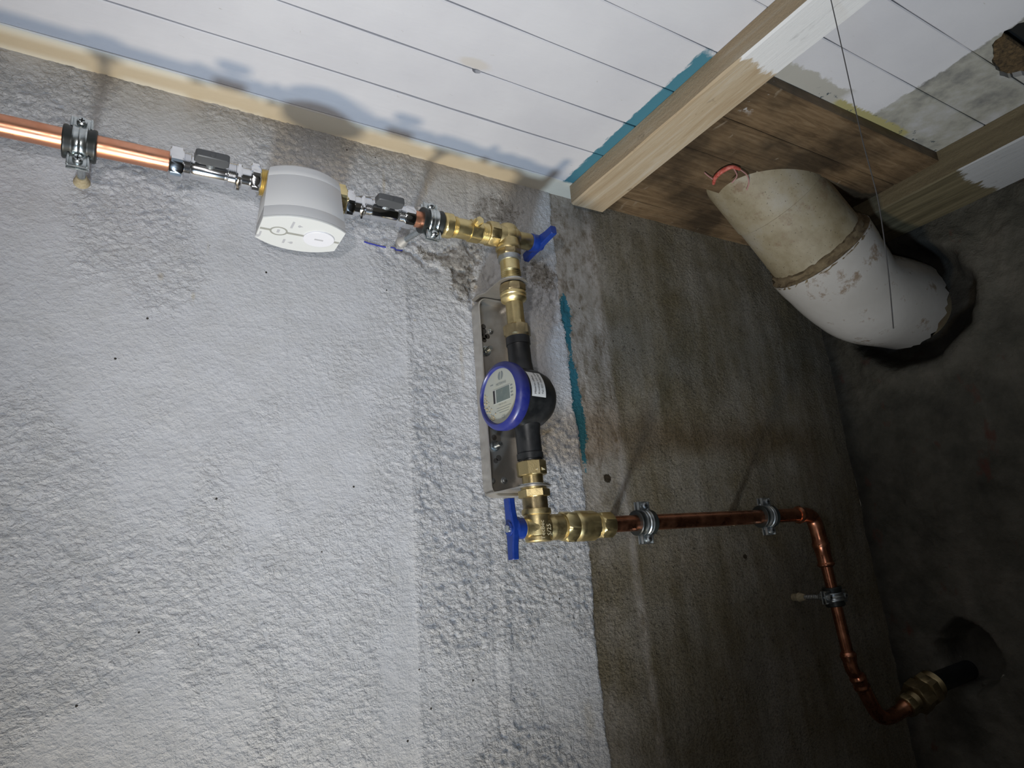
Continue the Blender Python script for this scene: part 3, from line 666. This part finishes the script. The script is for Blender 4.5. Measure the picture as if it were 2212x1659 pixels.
# upper corner valve
Cu = V(0.4592, PY, 0.4650); Cl = V(0.4683, PY, 0.0560); dz = (Cl-Cu).normalized(); Lz = (Cl-Cu).length
def D(rz): return (0.4650-rz)       # distance down the vertical run for a rel. height
t = thing('angle_valve', 'brass corner shut-off valve with blue handle at the top of the meter', 'valve', Cu, 'brass corner valves')
G().turned(V(0.4255, PY, 0.4650), XA, [(0, 0.0135)]+hexp(0.0004, 0.0165, 0.0176, 0.0160, 8), 48).build('inlet_nut', 'brass', t)
g = G(); arc = [Cu+XA*(-0.019), Cu+XA*(-0.014)]
g.turned(V(0.4400, PY, 0.4650), XA, [(0, 0.0138), (0.006, 0.0150), (0.014, 0.0165), (0.020, 0.0168), (0.026, 0.0166), (0.0315, 0.0156), (0.0350, 0.0132), (0.0365, 0.0118), (0.0368, 0.0)][:-1], 48)
g.turned(Cu+ZA*0.0195, -ZA, [(0, 0.006), (0.0015, 0.0105), (0.004, 0.0140), (0.008, 0.0160), (0.014, 0.0166), (0.034, 0.0166), (0.036, 0.0178), (0.040, 0.0178), (0.0420, 0.0166)], 48)
g.turned(Cu+ZA*0.0178, -ZA, [(0.0178-0.0178*math.cos(a), 0.0178*math.sin(a)) for a in [0.12+k*(PI-0.24)/14 for k in range(15)]], 48)
g.build('valve_body', 'brass', t)
G().turned(Cu, dz, [(0.020, 0.0150)]+hexp(0.0205, 0.0310, 0.0170, 0.0157, 8), 48).build('outlet_hex', 'brass_dark', t)
G().turned(Cu, dz, [(0.0310, 0.0160), (0.0345, 0.0163), (0.0385, 0.0158), (0.0390, 0.0140)], 48).build('grey_seal', 'zinc_dull', t)
G().turned(Cu+XA*0.012, XA, [(0, 0.0122), (0.0250, 0.0122), (0.0265, 0.0115)], 40).build('stem_housing', 'brass', t)
def handle(t, c, sgn, wing, other, L=0.074):
    """blue wing handle: hub on the stem, two wings along 'wing', screw on top"""
    a = XA*sgn; wing = Vector(wing).normalized(); g = G()
    g.turned(c, a, [(0, 0.0120), (0.001, 0.0132), (0.0110, 0.0130), (0.0125, 0.0100), (0.0210, 0.0085)], 36)
    prof = [(-0.5, 0.0062, 0.0165), (-0.49, 0.0070, 0.0165), (-0.30, 0.0072, 0.0160), (-0.14, 0.0086, 0.0150), (0.0, 0.0098, 0.0145), (0.14, 0.0086, 0.0150), (0.30, 0.0072, 0.0160), (0.49, 0.0070, 0.0165), (0.5, 0.0062, 0.0165)]
    R = []; w = a.cross(wing)
    for q, hw, ce in prof:
        th = 0.0046; m_ = c+wing*q*L+a*ce; b_ = 0.0015
        R.append([m_+w*(hw-b_)+a*th, m_+w*hw+a*(th-b_), m_+w*hw-a*(th-b_), m_+w*(hw-b_)-a*th, m_-w*(hw-b_)-a*th, m_-w*hw-a*(th-b_), m_-w*hw+a*(th-b_), m_-w*(hw-b_)+a*th])
    g.rings(R)
    # stop lug under the hub
    g.box(c+a*0.004+w*0.011+wing*0.010, 0.012, 0.010, 0.009, a, wing, bev=0.0015)
    h = g.build('handle', 'blue', t)
    G().turned(c+a*0.0185, a, [(0, 0.0046), (0.0030, 0.0050), (0.0046, 0.0046), (0.0052, 0.0030)], 20).build('screw', 'zinc', h)
    return h
handle(t, Cu+XA*0.0385, 1, (0, 1, -0.10), None, 0.078)

# union between upper valve and meter
t = thing('meter_union', 'upper brass union between the corner valve and the black meter body', 'pipe fitting', Cu+dz*0.045, 'brass meter unions')
G().turned(Cu, dz, [(0.0375, 0.0139), (0.0540, 0.0139)]+thread(0.0545, 0.0680, 0.0143, 5)+[(0.0682, 0.0138), (0.0720, 0.0138)], 48).build('nipple', 'brass_bright', t)
G().turned(Cu, dz, [(0.0745, 0.0150)]+hexp(0.0750, 0.0870, 0.0182, 0.0170, 8), 48).build('lock_nut', 'brass_dark', t)
G().turned(Cu, dz, [(0.0865, 0.0155), (0.0875, 0.0180), (0.0885, 0.0184), (0.0915, 0.0184), (0.0925, 0.0174), (0.0950, 0.0178), (0.0965, 0.0182), (0.0985, 0.0172), (0.1010, 0.0135), (0.1020, 0.0122)], 48).build('collar', 'brass_bright', t)
G().turned(Cu, dz, [(0.1000, 0.0122), (0.1020, 0.0124, 8, 0.0119), (0.1300, 0.0124, 8, 0.0119), (0.1302, 0.0132, 8, 0.0119), (0.1370, 0.0140, 8, 0.0124), (0.1385, 0.0140, 8, 0.0124)], 48).build('extension_tube', 'brass', t)
G().turned(Cu, dz, [(0.1350, 0.0150)]+hexp(0.1355, 0.1520, 0.0190, 0.0174, 6, 0.0025)+[(0.1535, 0.0165)], 48, up=(0.3, -1, 0)).build('union_nut', 'brass_dark', t)

# water meter
mz = 0.2290; Mc = Cu+dz*D(mz)
t = thing('water_meter', 'round black water meter with blue ring and grey dial on the bracket', 'water meter', Mc)
th = math.radians(8); n_ = Vector((-math.cos(th), -math.sin(th), 0)); ey = Vector((math.sin(th), -math.cos(th), 0))
g = G()
g.turned(Cu, dz, [(0.1525, 0.0150), (0.1530, 0.0166), (0.1640, 0.0168), (0.1645, 0.0160), (0.1660, 0.0156), (0.1900, 0.0158), (0.2000, 0.0172), (0.2150, 0.0215), (0.2300, 0.0230), (0.2450, 0.0230), (0.2620, 0.0215), (0.2780, 0.0176), (0.2860, 0.0164), (0.3130, 0.0164), (0.3140, 0.0174), (0.3215, 0.0174), (0.3220, 0.0162), (0.3255, 0.0160)], 48)
g.build('flow_tube', 'black', t)
prof = [(-0.0410, 0.002), (-0.0405, 0.012), (-0.0370, 0.0225), (-0.0310, 0.0300), (-0.0220, 0.0365), (-0.0100, 0.0398), (0.004, 0.0405), (0.0265, 0.0405)]
G().turned(Mc+Vector((0, 0, -0.0035)), n_, prof, 64, up=(0, 0, 1)).build('body', 'black', t)
Rc = Mc+Vector((0, 0, -0.0035))+n_*0.0255
ring = G().turned(Rc, n_, [(0, 0.0385), (0.0005, 0.0438), (0.0035, 0.0452), (0.0125, 0.0456), (0.0150, 0.0446), (0.0185, 0.0405), (0.0192, 0.0380), (0.0175, 0.0366), (0.0145, 0.0362)], 72, up=(0, 0, 1)).build('ring', 'ring_blue', t)
face = G().turned(Rc, n_, [(0.010, 0.0364), (0.0150, 0.0364)], 64, up=(0, 0, 1)).build('dial', 'face', t)
F0 = Rc+n_*0.0151
def fp(u, v, h=0.0002): return F0+ey*u+ZA*v+n_*h       # u to the right as read, v up
def fbox(g, u, v, w, hh, h=0.0003): g.box(fp(u, v, 0.0), w, hh, h*2, ey, ZA)
g = G(); fbox(g, 0.004, 0.0005, 0.0365, 0.0195, 0.0003); g.build('display_frame', 'lcd_frame', face)
g = G(); fbox(g, 0.0065, 0.0005, 0.0285, 0.0175, 0.0005); g.build('display', 'lcd', face)
g = G(); fbox(g, -0.0120, 0.0005, 0.0040, 0.0175, 0.0005); g.build('dark_window', 'ink', face)
g = G()
# divided round emblem
for sgn in (1, -1):
    pts = []
    for k in range(15):
        a = PI*k/14-PI/2; pts.append((sgn*(0.0009+0.0046*math.cos(a)), 0.0054*math.sin(a)))
    pts = [fp(0.004+p[0]+0.30*p[1]*0.5, 0.0262+p[1], 0.0002) for p in pts]
    g.add(pts, [tuple(range(len(pts)))])
def ftext(s, u, v, size, rot=0):
    vv, ff = text_verts(s, size); c_, s_ = math.cos(rot), math.sin(rot)
    g.add([fp(u+q.x*c_-q.y*s_, v+q.x*s_+q.y*c_, 0.0003) for q in vv], ff)
ftext('METERING', 0.004, 0.0155, 0.0045)
ftext('CE', 0.004, -0.0290, 0.0060)
ftext('TH50 3,0  m\u00b3/h', 0.004, -0.0120, 0.0026)
for k in range(4): fbox(g, 0.0245, 0.008-k*0.0045, 0.0045, 0.0018, 0.00012)
for k, (u, w) in enumerate(((0.006, 0.030), (0.004, 0.026), (0.006, 0.020))): fbox(g, u, -0.0160-k*0.0032, w, 0.0004, 0.00012)
fbox(g, -0.016, 0.018, 0.006, 0.0012, 0.00012)
g.build('dial_print', 'face_ink', face, sharp=0)
g = G(); rr = random.Random(4)
for k in range(60):
    a = math.radians(rr.uniform(165, 245)); r_ = 0.0355-abs(rr.gauss(0, 0.0045)); q = rr.uniform(0.0006, 0.0017)
    g.box(fp(r_*math.cos(a), r_*math.sin(a), 0.0003), q, q*rr.uniform(.6, 1.2), q*0.6, ey+Vector((0, 0, rr.uniform(-1, 1))), ZA)
g.build('plaster_crumbs', 'sand', face, kind='stuff')
# paper label wrapped round the body, lettering climbing upwards
def cyl(s_arc, xx, h=0.0003):
    """s_arc: arc length upwards from the front (-y) side, xx: distance towards +x"""
    r = 0.0405+h; a = s_arc/r
    fr = Vector((ey.x, ey.y, 0)); return Mc+Vector((0, 0, -0.0035))+n_*(-xx)+fr*r*math.cos(a)+ZA*r*math.sin(a)
g = G(); R = []
S0, S1, X0, X1 = -0.0085, 0.0290, -0.0205, 0.0030
rw = 14
for i in range(rw+1):
    a = S0+(S1-S0)*i/rw; R.append([cyl(a, X0), cyl(a, X0+0.006), cyl(a, X0+0.012), cyl(a, X0+0.018), cyl(a, X1)])
v = [q for r in R for q in r]; f = [(i*5+j, i*5+j+1, (i+1)*5+j+1, (i+1)*5+j) for i in range(rw) for j in range(4)]
lab = g.add(v, f).build('label_sticker', 'label', t, sharp=0, label='small white paper label with three printed lines')
g = G()
for s_, size, row in (('M\u00e4taren tillh\u00f6r', 0.0046, 0), ('Kretslopp och vatten', 0.0042, 1), ('Tel: 031-3682700', 0.0044, 2)):
    vv, ff = text_verts(s_, size)
    mn = min(q.x for q in vv)
    g.add([cyl(S0+0.0035+(q.x-mn)+row*0.0002, X0+0.0058+row*0.0062-q.y, 0.0006) for q in vv], ff)
g.build('label_print', 'ink', lab, sharp=0)

# lower union
t = thing('meter_union', 'lower brass union under the black meter body, two arrow marks on its nut', 'pipe fitting', Cu+dz*0.335, 'brass meter unions')
nut = G().turned(Cu, dz, [(0.3240, 0.0165)]+hexp(0.3245, 0.3430, 0.0193, 0.0182, 8, 0.0012), 48).build('union_nut', 'brass', t)
g = G(); A_ = Cu+dz*0.3375-YA*0.0186; xh = XA
for sx in (-1, 1):
    tri = [A_+xh*(0.0022*sx+0.0015)+ZA*0.0026, A_+xh*(0.0022*sx+0.0015)-ZA*0.0008, A_+xh*(0.0075*sx+0.0015)-ZA*0.0004]
    tri = [q-YA*0.0002 for q in tri]; g.prism(tri, Vector((0, 0, 0)), YA*0.001)
g.build('arrow_marks', 'arrow', nut)
G().turned(Cu, dz, [(0.3425, 0.0138, 8, 0.0134), (0.3540, 0.0138, 8, 0.0134), (0.3542, 0.0150), (0.3560, 0.0165), (0.3600, 0.0165)], 48).build('nipple', 'brass', t)
G().turned(Cu, dz, [(0.3600, 0.0165)]+hexp(0.3605, 0.3710, 0.0200, 0.0186, 6, 0.0012), 48).build('lock_nut', 'brass', t)
G().turned(Cu, dz, [(0.3700, 0.0150), (0.3710, 0.0166, 8, 0.0158), (0.3905, 0.0166, 8, 0.0158), (0.3910, 0.0150)], 48).build('hex_body', 'brass_dark', t)

# steel meter bracket: dished wall plate with two rings bent out to the fittings
t = thing('meter_bracket', 'galvanised steel bracket plate on the wall behind the water meter', 'bracket', V(0.462, 0.795, 0.24))
px0, px1, pz0, pz1 = 0.4335, 0.4900, 0.1035, 0.3900
def rrect(x0, x1, z0, z1, r, y, n=6):
    o = []
    for cx, cz, a0 in ((x1-r, z1-r, 0), (x0+r, z1-r, 90), (x0+r, z0+r, 180), (x1-r, z0+r, 270)):
        for k in range(n+1):
            a = math.radians(a0+90*k/n); o.append(V(cx+r*math.cos(a), y, cz+r*math.sin(a)))
    return o
g = G(); g.rings([rrect(px0, px1, pz0, pz1, 0.014, 0.7990), rrect(px0, px1, pz0, pz1, 0.014, 0.7770), rrect(px0+0.0016, px1-0.0016, pz0+0.0016, pz1-0.0016, 0.0125, 0.7765), rrect(px0+0.0030, px1-0.003, pz0+0.003, pz1-0.003, 0.011, 0.7775), rrect(px0+0.0032, px1-0.0032, pz0+0.0032, pz1-0.0032, 0.011, 0.7930)], True, True)
g.build('tray', 'steel', t, sharp=40)
def arm(dist, hole, name):
    """tab leaving the plate and ending in a ring round the run"""
    c = Cu+dz*dist; n = 28; r = 0.0222; out = []
    for k in range(n+1):
        a = PI*k/n; out.append(Vector((c.x+r*math.cos(a), c.y-r*math.sin(a), 0)))
    bx0_, bx1_ = V(px0, 0, 0).x, V(px1, 0, 0).x; yb = V(0, 0.796, 0).y; ym = V(0, 0.765, 0).y
    out += [Vector((bx0_+0.006, ym, 0)), Vector((bx0_, ym+0.012, 0)), Vector((bx0_, yb, 0)), Vector((bx1_, yb, 0)), Vector((bx1_, ym+0.012, 0)), Vector((bx1_-0.006, ym, 0))]
    z = c.z; o = G().prism(out, Vector((0, 0, z+0.0009)), Vector((0, 0, z-0.0009))).build(name, 'steel', t, sharp=40)
    cu = G().turned(c+dz*0.01, -dz, [(0, hole), (0.02, hole)], 40).build('cutter', 'dark', sharp=0)
    md = o.modifiers.new('b', 'BOOLEAN'); md.operation = 'DIFFERENCE'; md.object = cu; md.solver = 'EXACT'
    dg = bpy.context.evaluated_depsgraph_get(); dg.update(); me = bpy.data.meshes.new_from_object(o.evaluated_get(dg)); o.modifiers.clear(); o.data = me
    me.set_sharp_from_angle(angle=math.radians(40)); bpy.data.objects.remove(cu)
    R = [[c+XA*r_*math.cos(2*PI*j/40)+YA*r_*math.sin(2*PI*j/40)-ZA*h_ for j in range(40)] for r_, h_ in ((hole, -0.0009), (0.0200, -0.0012), (0.0206, -0.002), (0.0200, -0.0030), (hole, -0.0030), (hole, -0.0009))]
    G().rings(R, False, False).build('washer', 'zinc', t)
arm(0.0725, 0.0150, 'ring_arm'); arm(0.3575, 0.0170, 'ring_arm')
for (x, z, r_) in ((0.4395, 0.3480, 0.0030), (0.4600, 0.3460, 0.0033), (0.4455, 0.1260, 0.0033), (0.4640, 0.1265, 0.0038)):
    G().turned(V(x, 0.7930, z), -YA, [(0, r_+0.0012), (0.0006, r_+0.0012), (0.0010, r_), (0.0030, r_*0.9), (0.0036, r_*0.6)], 20).build('screw', 'zinc_dull', t)
for (x, z, r_) in ((0.4485, 0.3520, 0.0040), (0.4485, 0.3450, 0.0045), (0.4435, 0.3395, 0.0036), (0.4540, 0.3375, 0.0040), (0.4485, 0.3365, 0.0045), (0.4485, 0.3310, 0.0035), (0.4530, 0.1870, 0.0040), (0.4580, 0.1580, 0.0042), (0.4530, 0.1540, 0.0036)):
    G().turned(V(x, 0.7929, z), -YA, [(0, r_), (0.0001, r_)], 20).build('slot', 'slot_dark', t)
for x, z, m_ in ((0.4490, 0.3140, 'zinc'), (0.4530, 0.1750, 'zinc_dull')):
    b = G().turned(V(x, 0.7930, z), -YA, [(0, 0.0078), (0.0012, 0.0078), (0.0014, 0.0062)]+hexp(0.0014, 0.0065, 0.0064, 0.0056)+[(0.0065, 0.0036)]+thread(0.0070, 0.0165, 0.0036, 6, 0.0004), 30).build('bolt', m_, t)

# lower corner valve
t = thing('angle_valve', 'brass corner shut-off valve with upright blue handle below the meter', 'valve', Cl, 'brass corner valves')
g = G()
g.turned(Cl+ZA*0.0240, -ZA, [(0, 0.0150), (0.001, 0.0188), (0.0055, 0.0192), (0.0075, 0.0185), (0.0085, 0.0168), (0.0330, 0.0166), (0.0345, 0.0158), (0.0355, 0.0172), (0.0400, 0.0172), (0.0415, 0.0160)], 48)
g.turned(Cl-XA*0.022, XA, [(0, 0.0126), (0.010, 0.0128), (0.014, 0.0150), (0.022, 0.0166), (0.030, 0.0166), (0.0335, 0.0150), (0.0360, 0.0145)], 48)
body = g.build('valve_body', 'brass', t)
G().turned(Cl-XA*0.0205, -XA, [(-0.003, 0.0128), (0.004, 0.0122), (0.006, 0.0110)], 40).build('stem_housing', 'brass_bright', t)
handle(t, Cl-XA*0.0225, -1, (0.0, 0.0, 1), None, 0.0745)
# cast lettering on the body (relief)
g = G()
def btext(s, size, xx):
    vv, ff = text_verts(s, size)
    for q in (0,):
        g.add([Cl+Vector((xx-q_.y, -math.sqrt(max(0, 0.0170**2-(xx-q_.y)**2)) if False else -0.0171, q_.x-0.004)) for q_ in vv], ff)
btext('TecBec', 0.0080, -0.0035); btext('S/25', 0.0085, 0.0060)
g.build('cast_lettering', 'arrow', body, sharp=0)

# compression couplings to the horizontal copper
t = thing('coupling', 'brass compression coupling joining the lower corner valve to the brown copper pipe', 'pipe fitting', Cl+XA*0.03)
O = Cl
G().turned(O, XA, [(0.0120, 0.0140)]+thread(0.0185, 0.0350, 0.0168, 3, 0.0006)+thread(0.0352, 0.0400, 0.0172, 3, 0.0012)+[(0.0402, 0.0160)], 48).build('nipple', 'brass', t)
G().turned(O, XA, [(0.0365, 0.0165)]+hexp(0.0370, 0.0560, 0.0208, 0.0190, 6, 0.004), 48, up=(0, 0.35, 1)).build('union_nut', 'brass_bright', t)
G().turned(O, XA, [(0.0540, 0.0150), (0.0545, 0.0168), (0.0590, 0.0195), (0.0620, 0.0200), (0.0720, 0.0200), (0.0740, 0.0198, 8, 0.0188), (0.0880, 0.0198, 8, 0.0188), (0.0900, 0.0178), (0.0905, 0.0165)]+thread(0.0910, 0.0965, 0.0165, 4, 0.0010), 48).build('coupling_body', 'brass_bright', t)
G().turned(O, XA, [(0.0962, 0.0158)]+hexp(0.0965, 0.1170, 0.0176, 0.0164, 8, 0.003)+[(0.1172, 0.0122)], 48, up=(0, 0.35, 1)).build('compression_nut', 'brass_bright', t)

# horizontal copper to the elbow, elbow, vertical copper, lower bend
G().turned(V(0.575, PY, 0.0565), V(0.986, PY, 0.0600)-V(0.575, PY, 0.0565), [(0, 0.0110), (0.417, 0.0110)], 40).build('copper_pipe', 'copper_dull', label='brown copper pipe crossing the bare concrete wall level, under the clay drain', cat='pipe')
clamp(0.6450, PY, 0.0570, XA, ZA, YA, 0.050, 'zinc clamp on the level brown pipe, nearest the white paint edge', tilt=None, dull=True)
clamp(0.9030, PY, 0.0593, XA, ZA, YA, 0.050, 'zinc clamp on the level brown pipe, next to its elbow', dull=True)
def bend(p0, d0, p1, d1, n=14):
    """smooth centre line between two points with given directions"""
    L = (p1-p0).length*0.55; o = []
    for k in range(n+1):
        u = k/n; o.append((1-u)**3*p0+3*(1-u)**2*u*(p0+d0*L)+3*(1-u)*u*u*(p1-d1*L)+u**3*p1)
    return o
def sockets(name, p0, d0, p1, d1, r, label, m_='copper_dull', n=16, cat='pipe fitting', group='copper elbow fittings'):
    d0 = Vector(d0).normalized(); d1 = Vector(d1).normalized()
    pts = [p0-d0*0.016, p0-d0*0.0125, p0-d0*0.011, p0-d0*0.0095, p0-d0*0.003]+bend(p0, d0, p1, d1, n)+[p1+d1*0.003, p1+d1*0.0095, p1+d1*0.011, p1+d1*0.0125, p1+d1*0.016]
    rr = [r+0.0010, r+0.0030, r+0.0034, r+0.0030, r+0.0012]+[r+0.0010]*(n+1)+[r+0.0012, r+0.0030, r+0.0034, r+0.0030, r+0.0010]
    return G().tube(pts, rr, 32).build(name, m_, sharp=50, label=label, cat=cat, group=group)
sockets('elbow', V(0.996, PY, 0.0600), (1, 0, 0), V(1.0268, PY, 0.0210), (0.10, 0, -1), 0.0112, 'copper press elbow turning the level pipe down beside the end wall')
G().turned(V(1.0275, PY, 0.0150), (0.085, 0, -1), [(0, 0.0125), (0.0040, 0.0142), (0.008, 0.0142), (0.0100, 0.0132), (0.0240, 0.0118), (0.0340, 0.0122), (0.0365, 0.0140), (0.0385, 0.0140), (0.0410, 0.0120)], 36).build('socket', 'copper_dull', label='tapered copper socket just under the upper elbow', cat='pipe fitting')
pa = V(1.0305, PY, -0.020); pb = V(1.0400, PY, -0.158)
G().turned(pa, pb-pa, [(0, 0.0090), ((pb-pa).length+0.01, 0.0090)], 36).build('copper_pipe', 'copper_dull', label='short upright copper pipe with one clamp beside the end wall', cat='pipe')
clamp(1.0335, PY, -0.0740, pb-pa, XA, YA, 0.050, 'zinc clamp on the upright copper pipe in the dark corner', r=0.0092, dull=True)
sockets('elbow', V(1.0412, PY, -0.176), (0.07, 0, -1), V(1.0530, PY-0.001, -0.2040), (0.40, -0.02, -0.92), 0.0096, 'slim copper bend under the upright pipe', group='copper elbow fittings')
q0 = V(1.0555, PY-0.002, -0.2100); q1 = V(1.1330, 0.716, -0.2610)
sockets('elbow', q0, (0.42, -0.02, -0.9), q1, (0.86, -0.22, 0.30), 0.0100, 'copper bend sweeping round to the brass coupling at the end wall', group='copper elbow fittings')
fd = (V(1.2600, 0.690, -0.2130)-q1).normalized()
t = thing('end_coupling', 'tarnished brass coupling going into the broken hole at the bottom of the end wall', 'pipe fitting', q1)
G().turned(q1, fd, [(0.012, 0.0125)]+hexp(0.0125, 0.0260, 0.0180, 0.0160, 8)+thread(0.0262, 0.0360, 0.0150, 5)+[(0.038, 0.0160)], 48).build('small_nut', 'brass_dark', t)
G().turned(q1, fd, [(0.0370, 0.0190)]+hexp(0.0375, 0.0600, 0.0262, 0.0230, 6, 0.002), 48, up=(0, 0.3, 1)).build('body_nut', 'brass_dark', t)
G().turned(q1, fd, [(0.0600, 0.0200)]+hexp(0.0610, 0.0780, 0.0270, 0.0238, 6, 0.002)+thread(0.0782, 0.0900, 0.0235, 5)+[(0.0902, 0.0200)], 48).build('large_nut', 'brass_dark', t)
G().turned(q1+fd*0.088, (0.9, 0.0, 0.05), [(0, 0.0165), (0.12, 0.0165)], 32).build('plastic_pipe', 'black', t)

# ------------------------------------------------------------------ clay drain
t = thing('drain_pipe', 'large cream clay drain pipe with a glazed elbow, from ceiling into the end wall', 'drain pipe', V(1.066, 0.634, 0.51))
a0 = V(0.832, 0.6344, 0.728); a1 = V(1.0608, 0.6344, 0.5138); ad = (a1-a0).normalized()
def clay(g_, name, lower, jag=0.0):
    o = g_.build(name, 'clay', t, sharp=40); at_ = o.data.attributes.new('lower', 'FLOAT', 'POINT')
    at_.data.foreach_set('value', [lower]*len(o.data.vertices)); return o
Ltot = (a1-a0).length
s1 = Ltot*0.62
clay(G().turned(a0, ad, [(0.0, 0.0827), (s1-0.004, 0.0840), (s1-0.001, 0.0838), (s1, 0.0822)], 72), 'upper_sleeve', 0.0)
clay(G().turned(a0, ad, [(s1-0.002, 0.0816), (s1, 0.0818), (Ltot-0.012, 0.0838), (Ltot-0.008, 0.0832)], 72), 'straight_pipe', 0.0)
g = G(); rr = random.Random(8); R = []
u_ = ad.orthogonal().normalized(); w_ = ad.cross(u_)
for tt, r in ((Ltot-0.017, 0.0832), (Ltot-0.014, 0.0880), (Ltot-0.006, 0.0875), (Ltot-0.002, 0.0950), (Ltot+0.002, 0.0958), (Ltot+0.006, 0.0895)):
    R.append([a0+ad*(tt+rr.uniform(-0.0015, 0.0015))+(u_*math.cos(2*PI*j/90)+w_*math.sin(2*PI*j/90))*(r+rr.uniform(-0.0015, 0.0012)) for j in range(90)])
g.rings(R).build('mortar_joint', 'grout', t, sharp=60)
e0 = a1-ad*0.002; e1 = V(1.2760, 0.6270, 0.4400)
ctr = [e0]+bend(e0+ad*0.028, ad, e1-XA*0.030, Vector((1, -0.01, 0.02)).normalized(), 20)+[e1]
rad = [0.0957, 0.0936]+[0.0915-0.006*min(1, k/6) for k in range(20)]+[0.0853]
g = G().tube(ctr, rad, 72)
# jagged broken rim
for k in range(len(g.v)-72, len(g.v)):
    x, y, z = g.v[k]; g.v[k] = (x+rr.uniform(-0.009, 0.006), y, z)
clay(g, 'elbow', 1.0)
clay(G().turned(V(1.25, 0.627, 0.440), XA, [(0, 0.062), (0.10, 0.062)], 48), 'inner_pipe', 0.0)
# torn scraps of red wire left on the sleeve
t = thing('wire_scrap', 'torn red insulation scrap where the clay drain meets the brown boards', 'wire scrap', V(0.812, 0.605, 0.594))
def onsleeve(x, y, z): return V(x, y, z)
pts = [V(0.8129, 0.637, 0.592), V(0.8025, 0.6225, 0.593), V(0.8001, 0.6055, 0.5935), V(0.8063, 0.592, 0.5940), V(0.8235, 0.591, 0.594)]
def smooth_path(p, n=6):
    o = []
    for i in range(len(p)-1):
        a = p[max(i-1, 0)]; b = p[i]; c = p[i+1]; d = p[min(i+2, len(p)-1)]
        for k in range(n):
            u = k/n; o.append(0.5*((2*b)+(c-a)*u+(2*a-5*b+4*c-d)*u*u+(3*b-a-3*c+d)*u**3))
    return o+[p[-1]]
G().tube(smooth_path(pts), [0.0024+0.0014*math.sin(PI*i/24) for i in range(25)], 10).build('insulation', 'red', t)
for j, p in enumerate(([V(0.8235, 0.591, 0.594), V(0.8448, 0.5955, 0.592), V(0.8600, 0.6050, 0.588), V(0.8640, 0.6150, 0.580)], [V(0.8100, 0.592, 0.593), V(0.8300, 0.603, 0.591), V(0.8340, 0.618, 0.588)], [V(0.8080, 0.630, 0.593), V(0.7916, 0.6272, 0.595), V(0.7799, 0.624, 0.596)])):
    G().tube(smooth_path(p), 0.0010, 8).build('strand', 'pink', t)

# thin dark wire hanging from the ceiling
w = [V(0.6204, 0.295, 0.5830), V(0.6189, 0.295, 0.5609), V(0.6152, 0.295, 0.4933), V(0.6089, 0.295, 0.3905), V(0.6092, 0.295, 0.3437), V(0.6074, 0.295, 0.3076), V(0.5947, 0.295, 0.2424), V(0.5784, 0.295, 0.1815)]
G().tube(smooth_path(w, 8), 0.00055, 8).build('hanging_wire', 'wire', label='thin dark wire hanging from the ceiling in front of the clay drain', cat='wire')
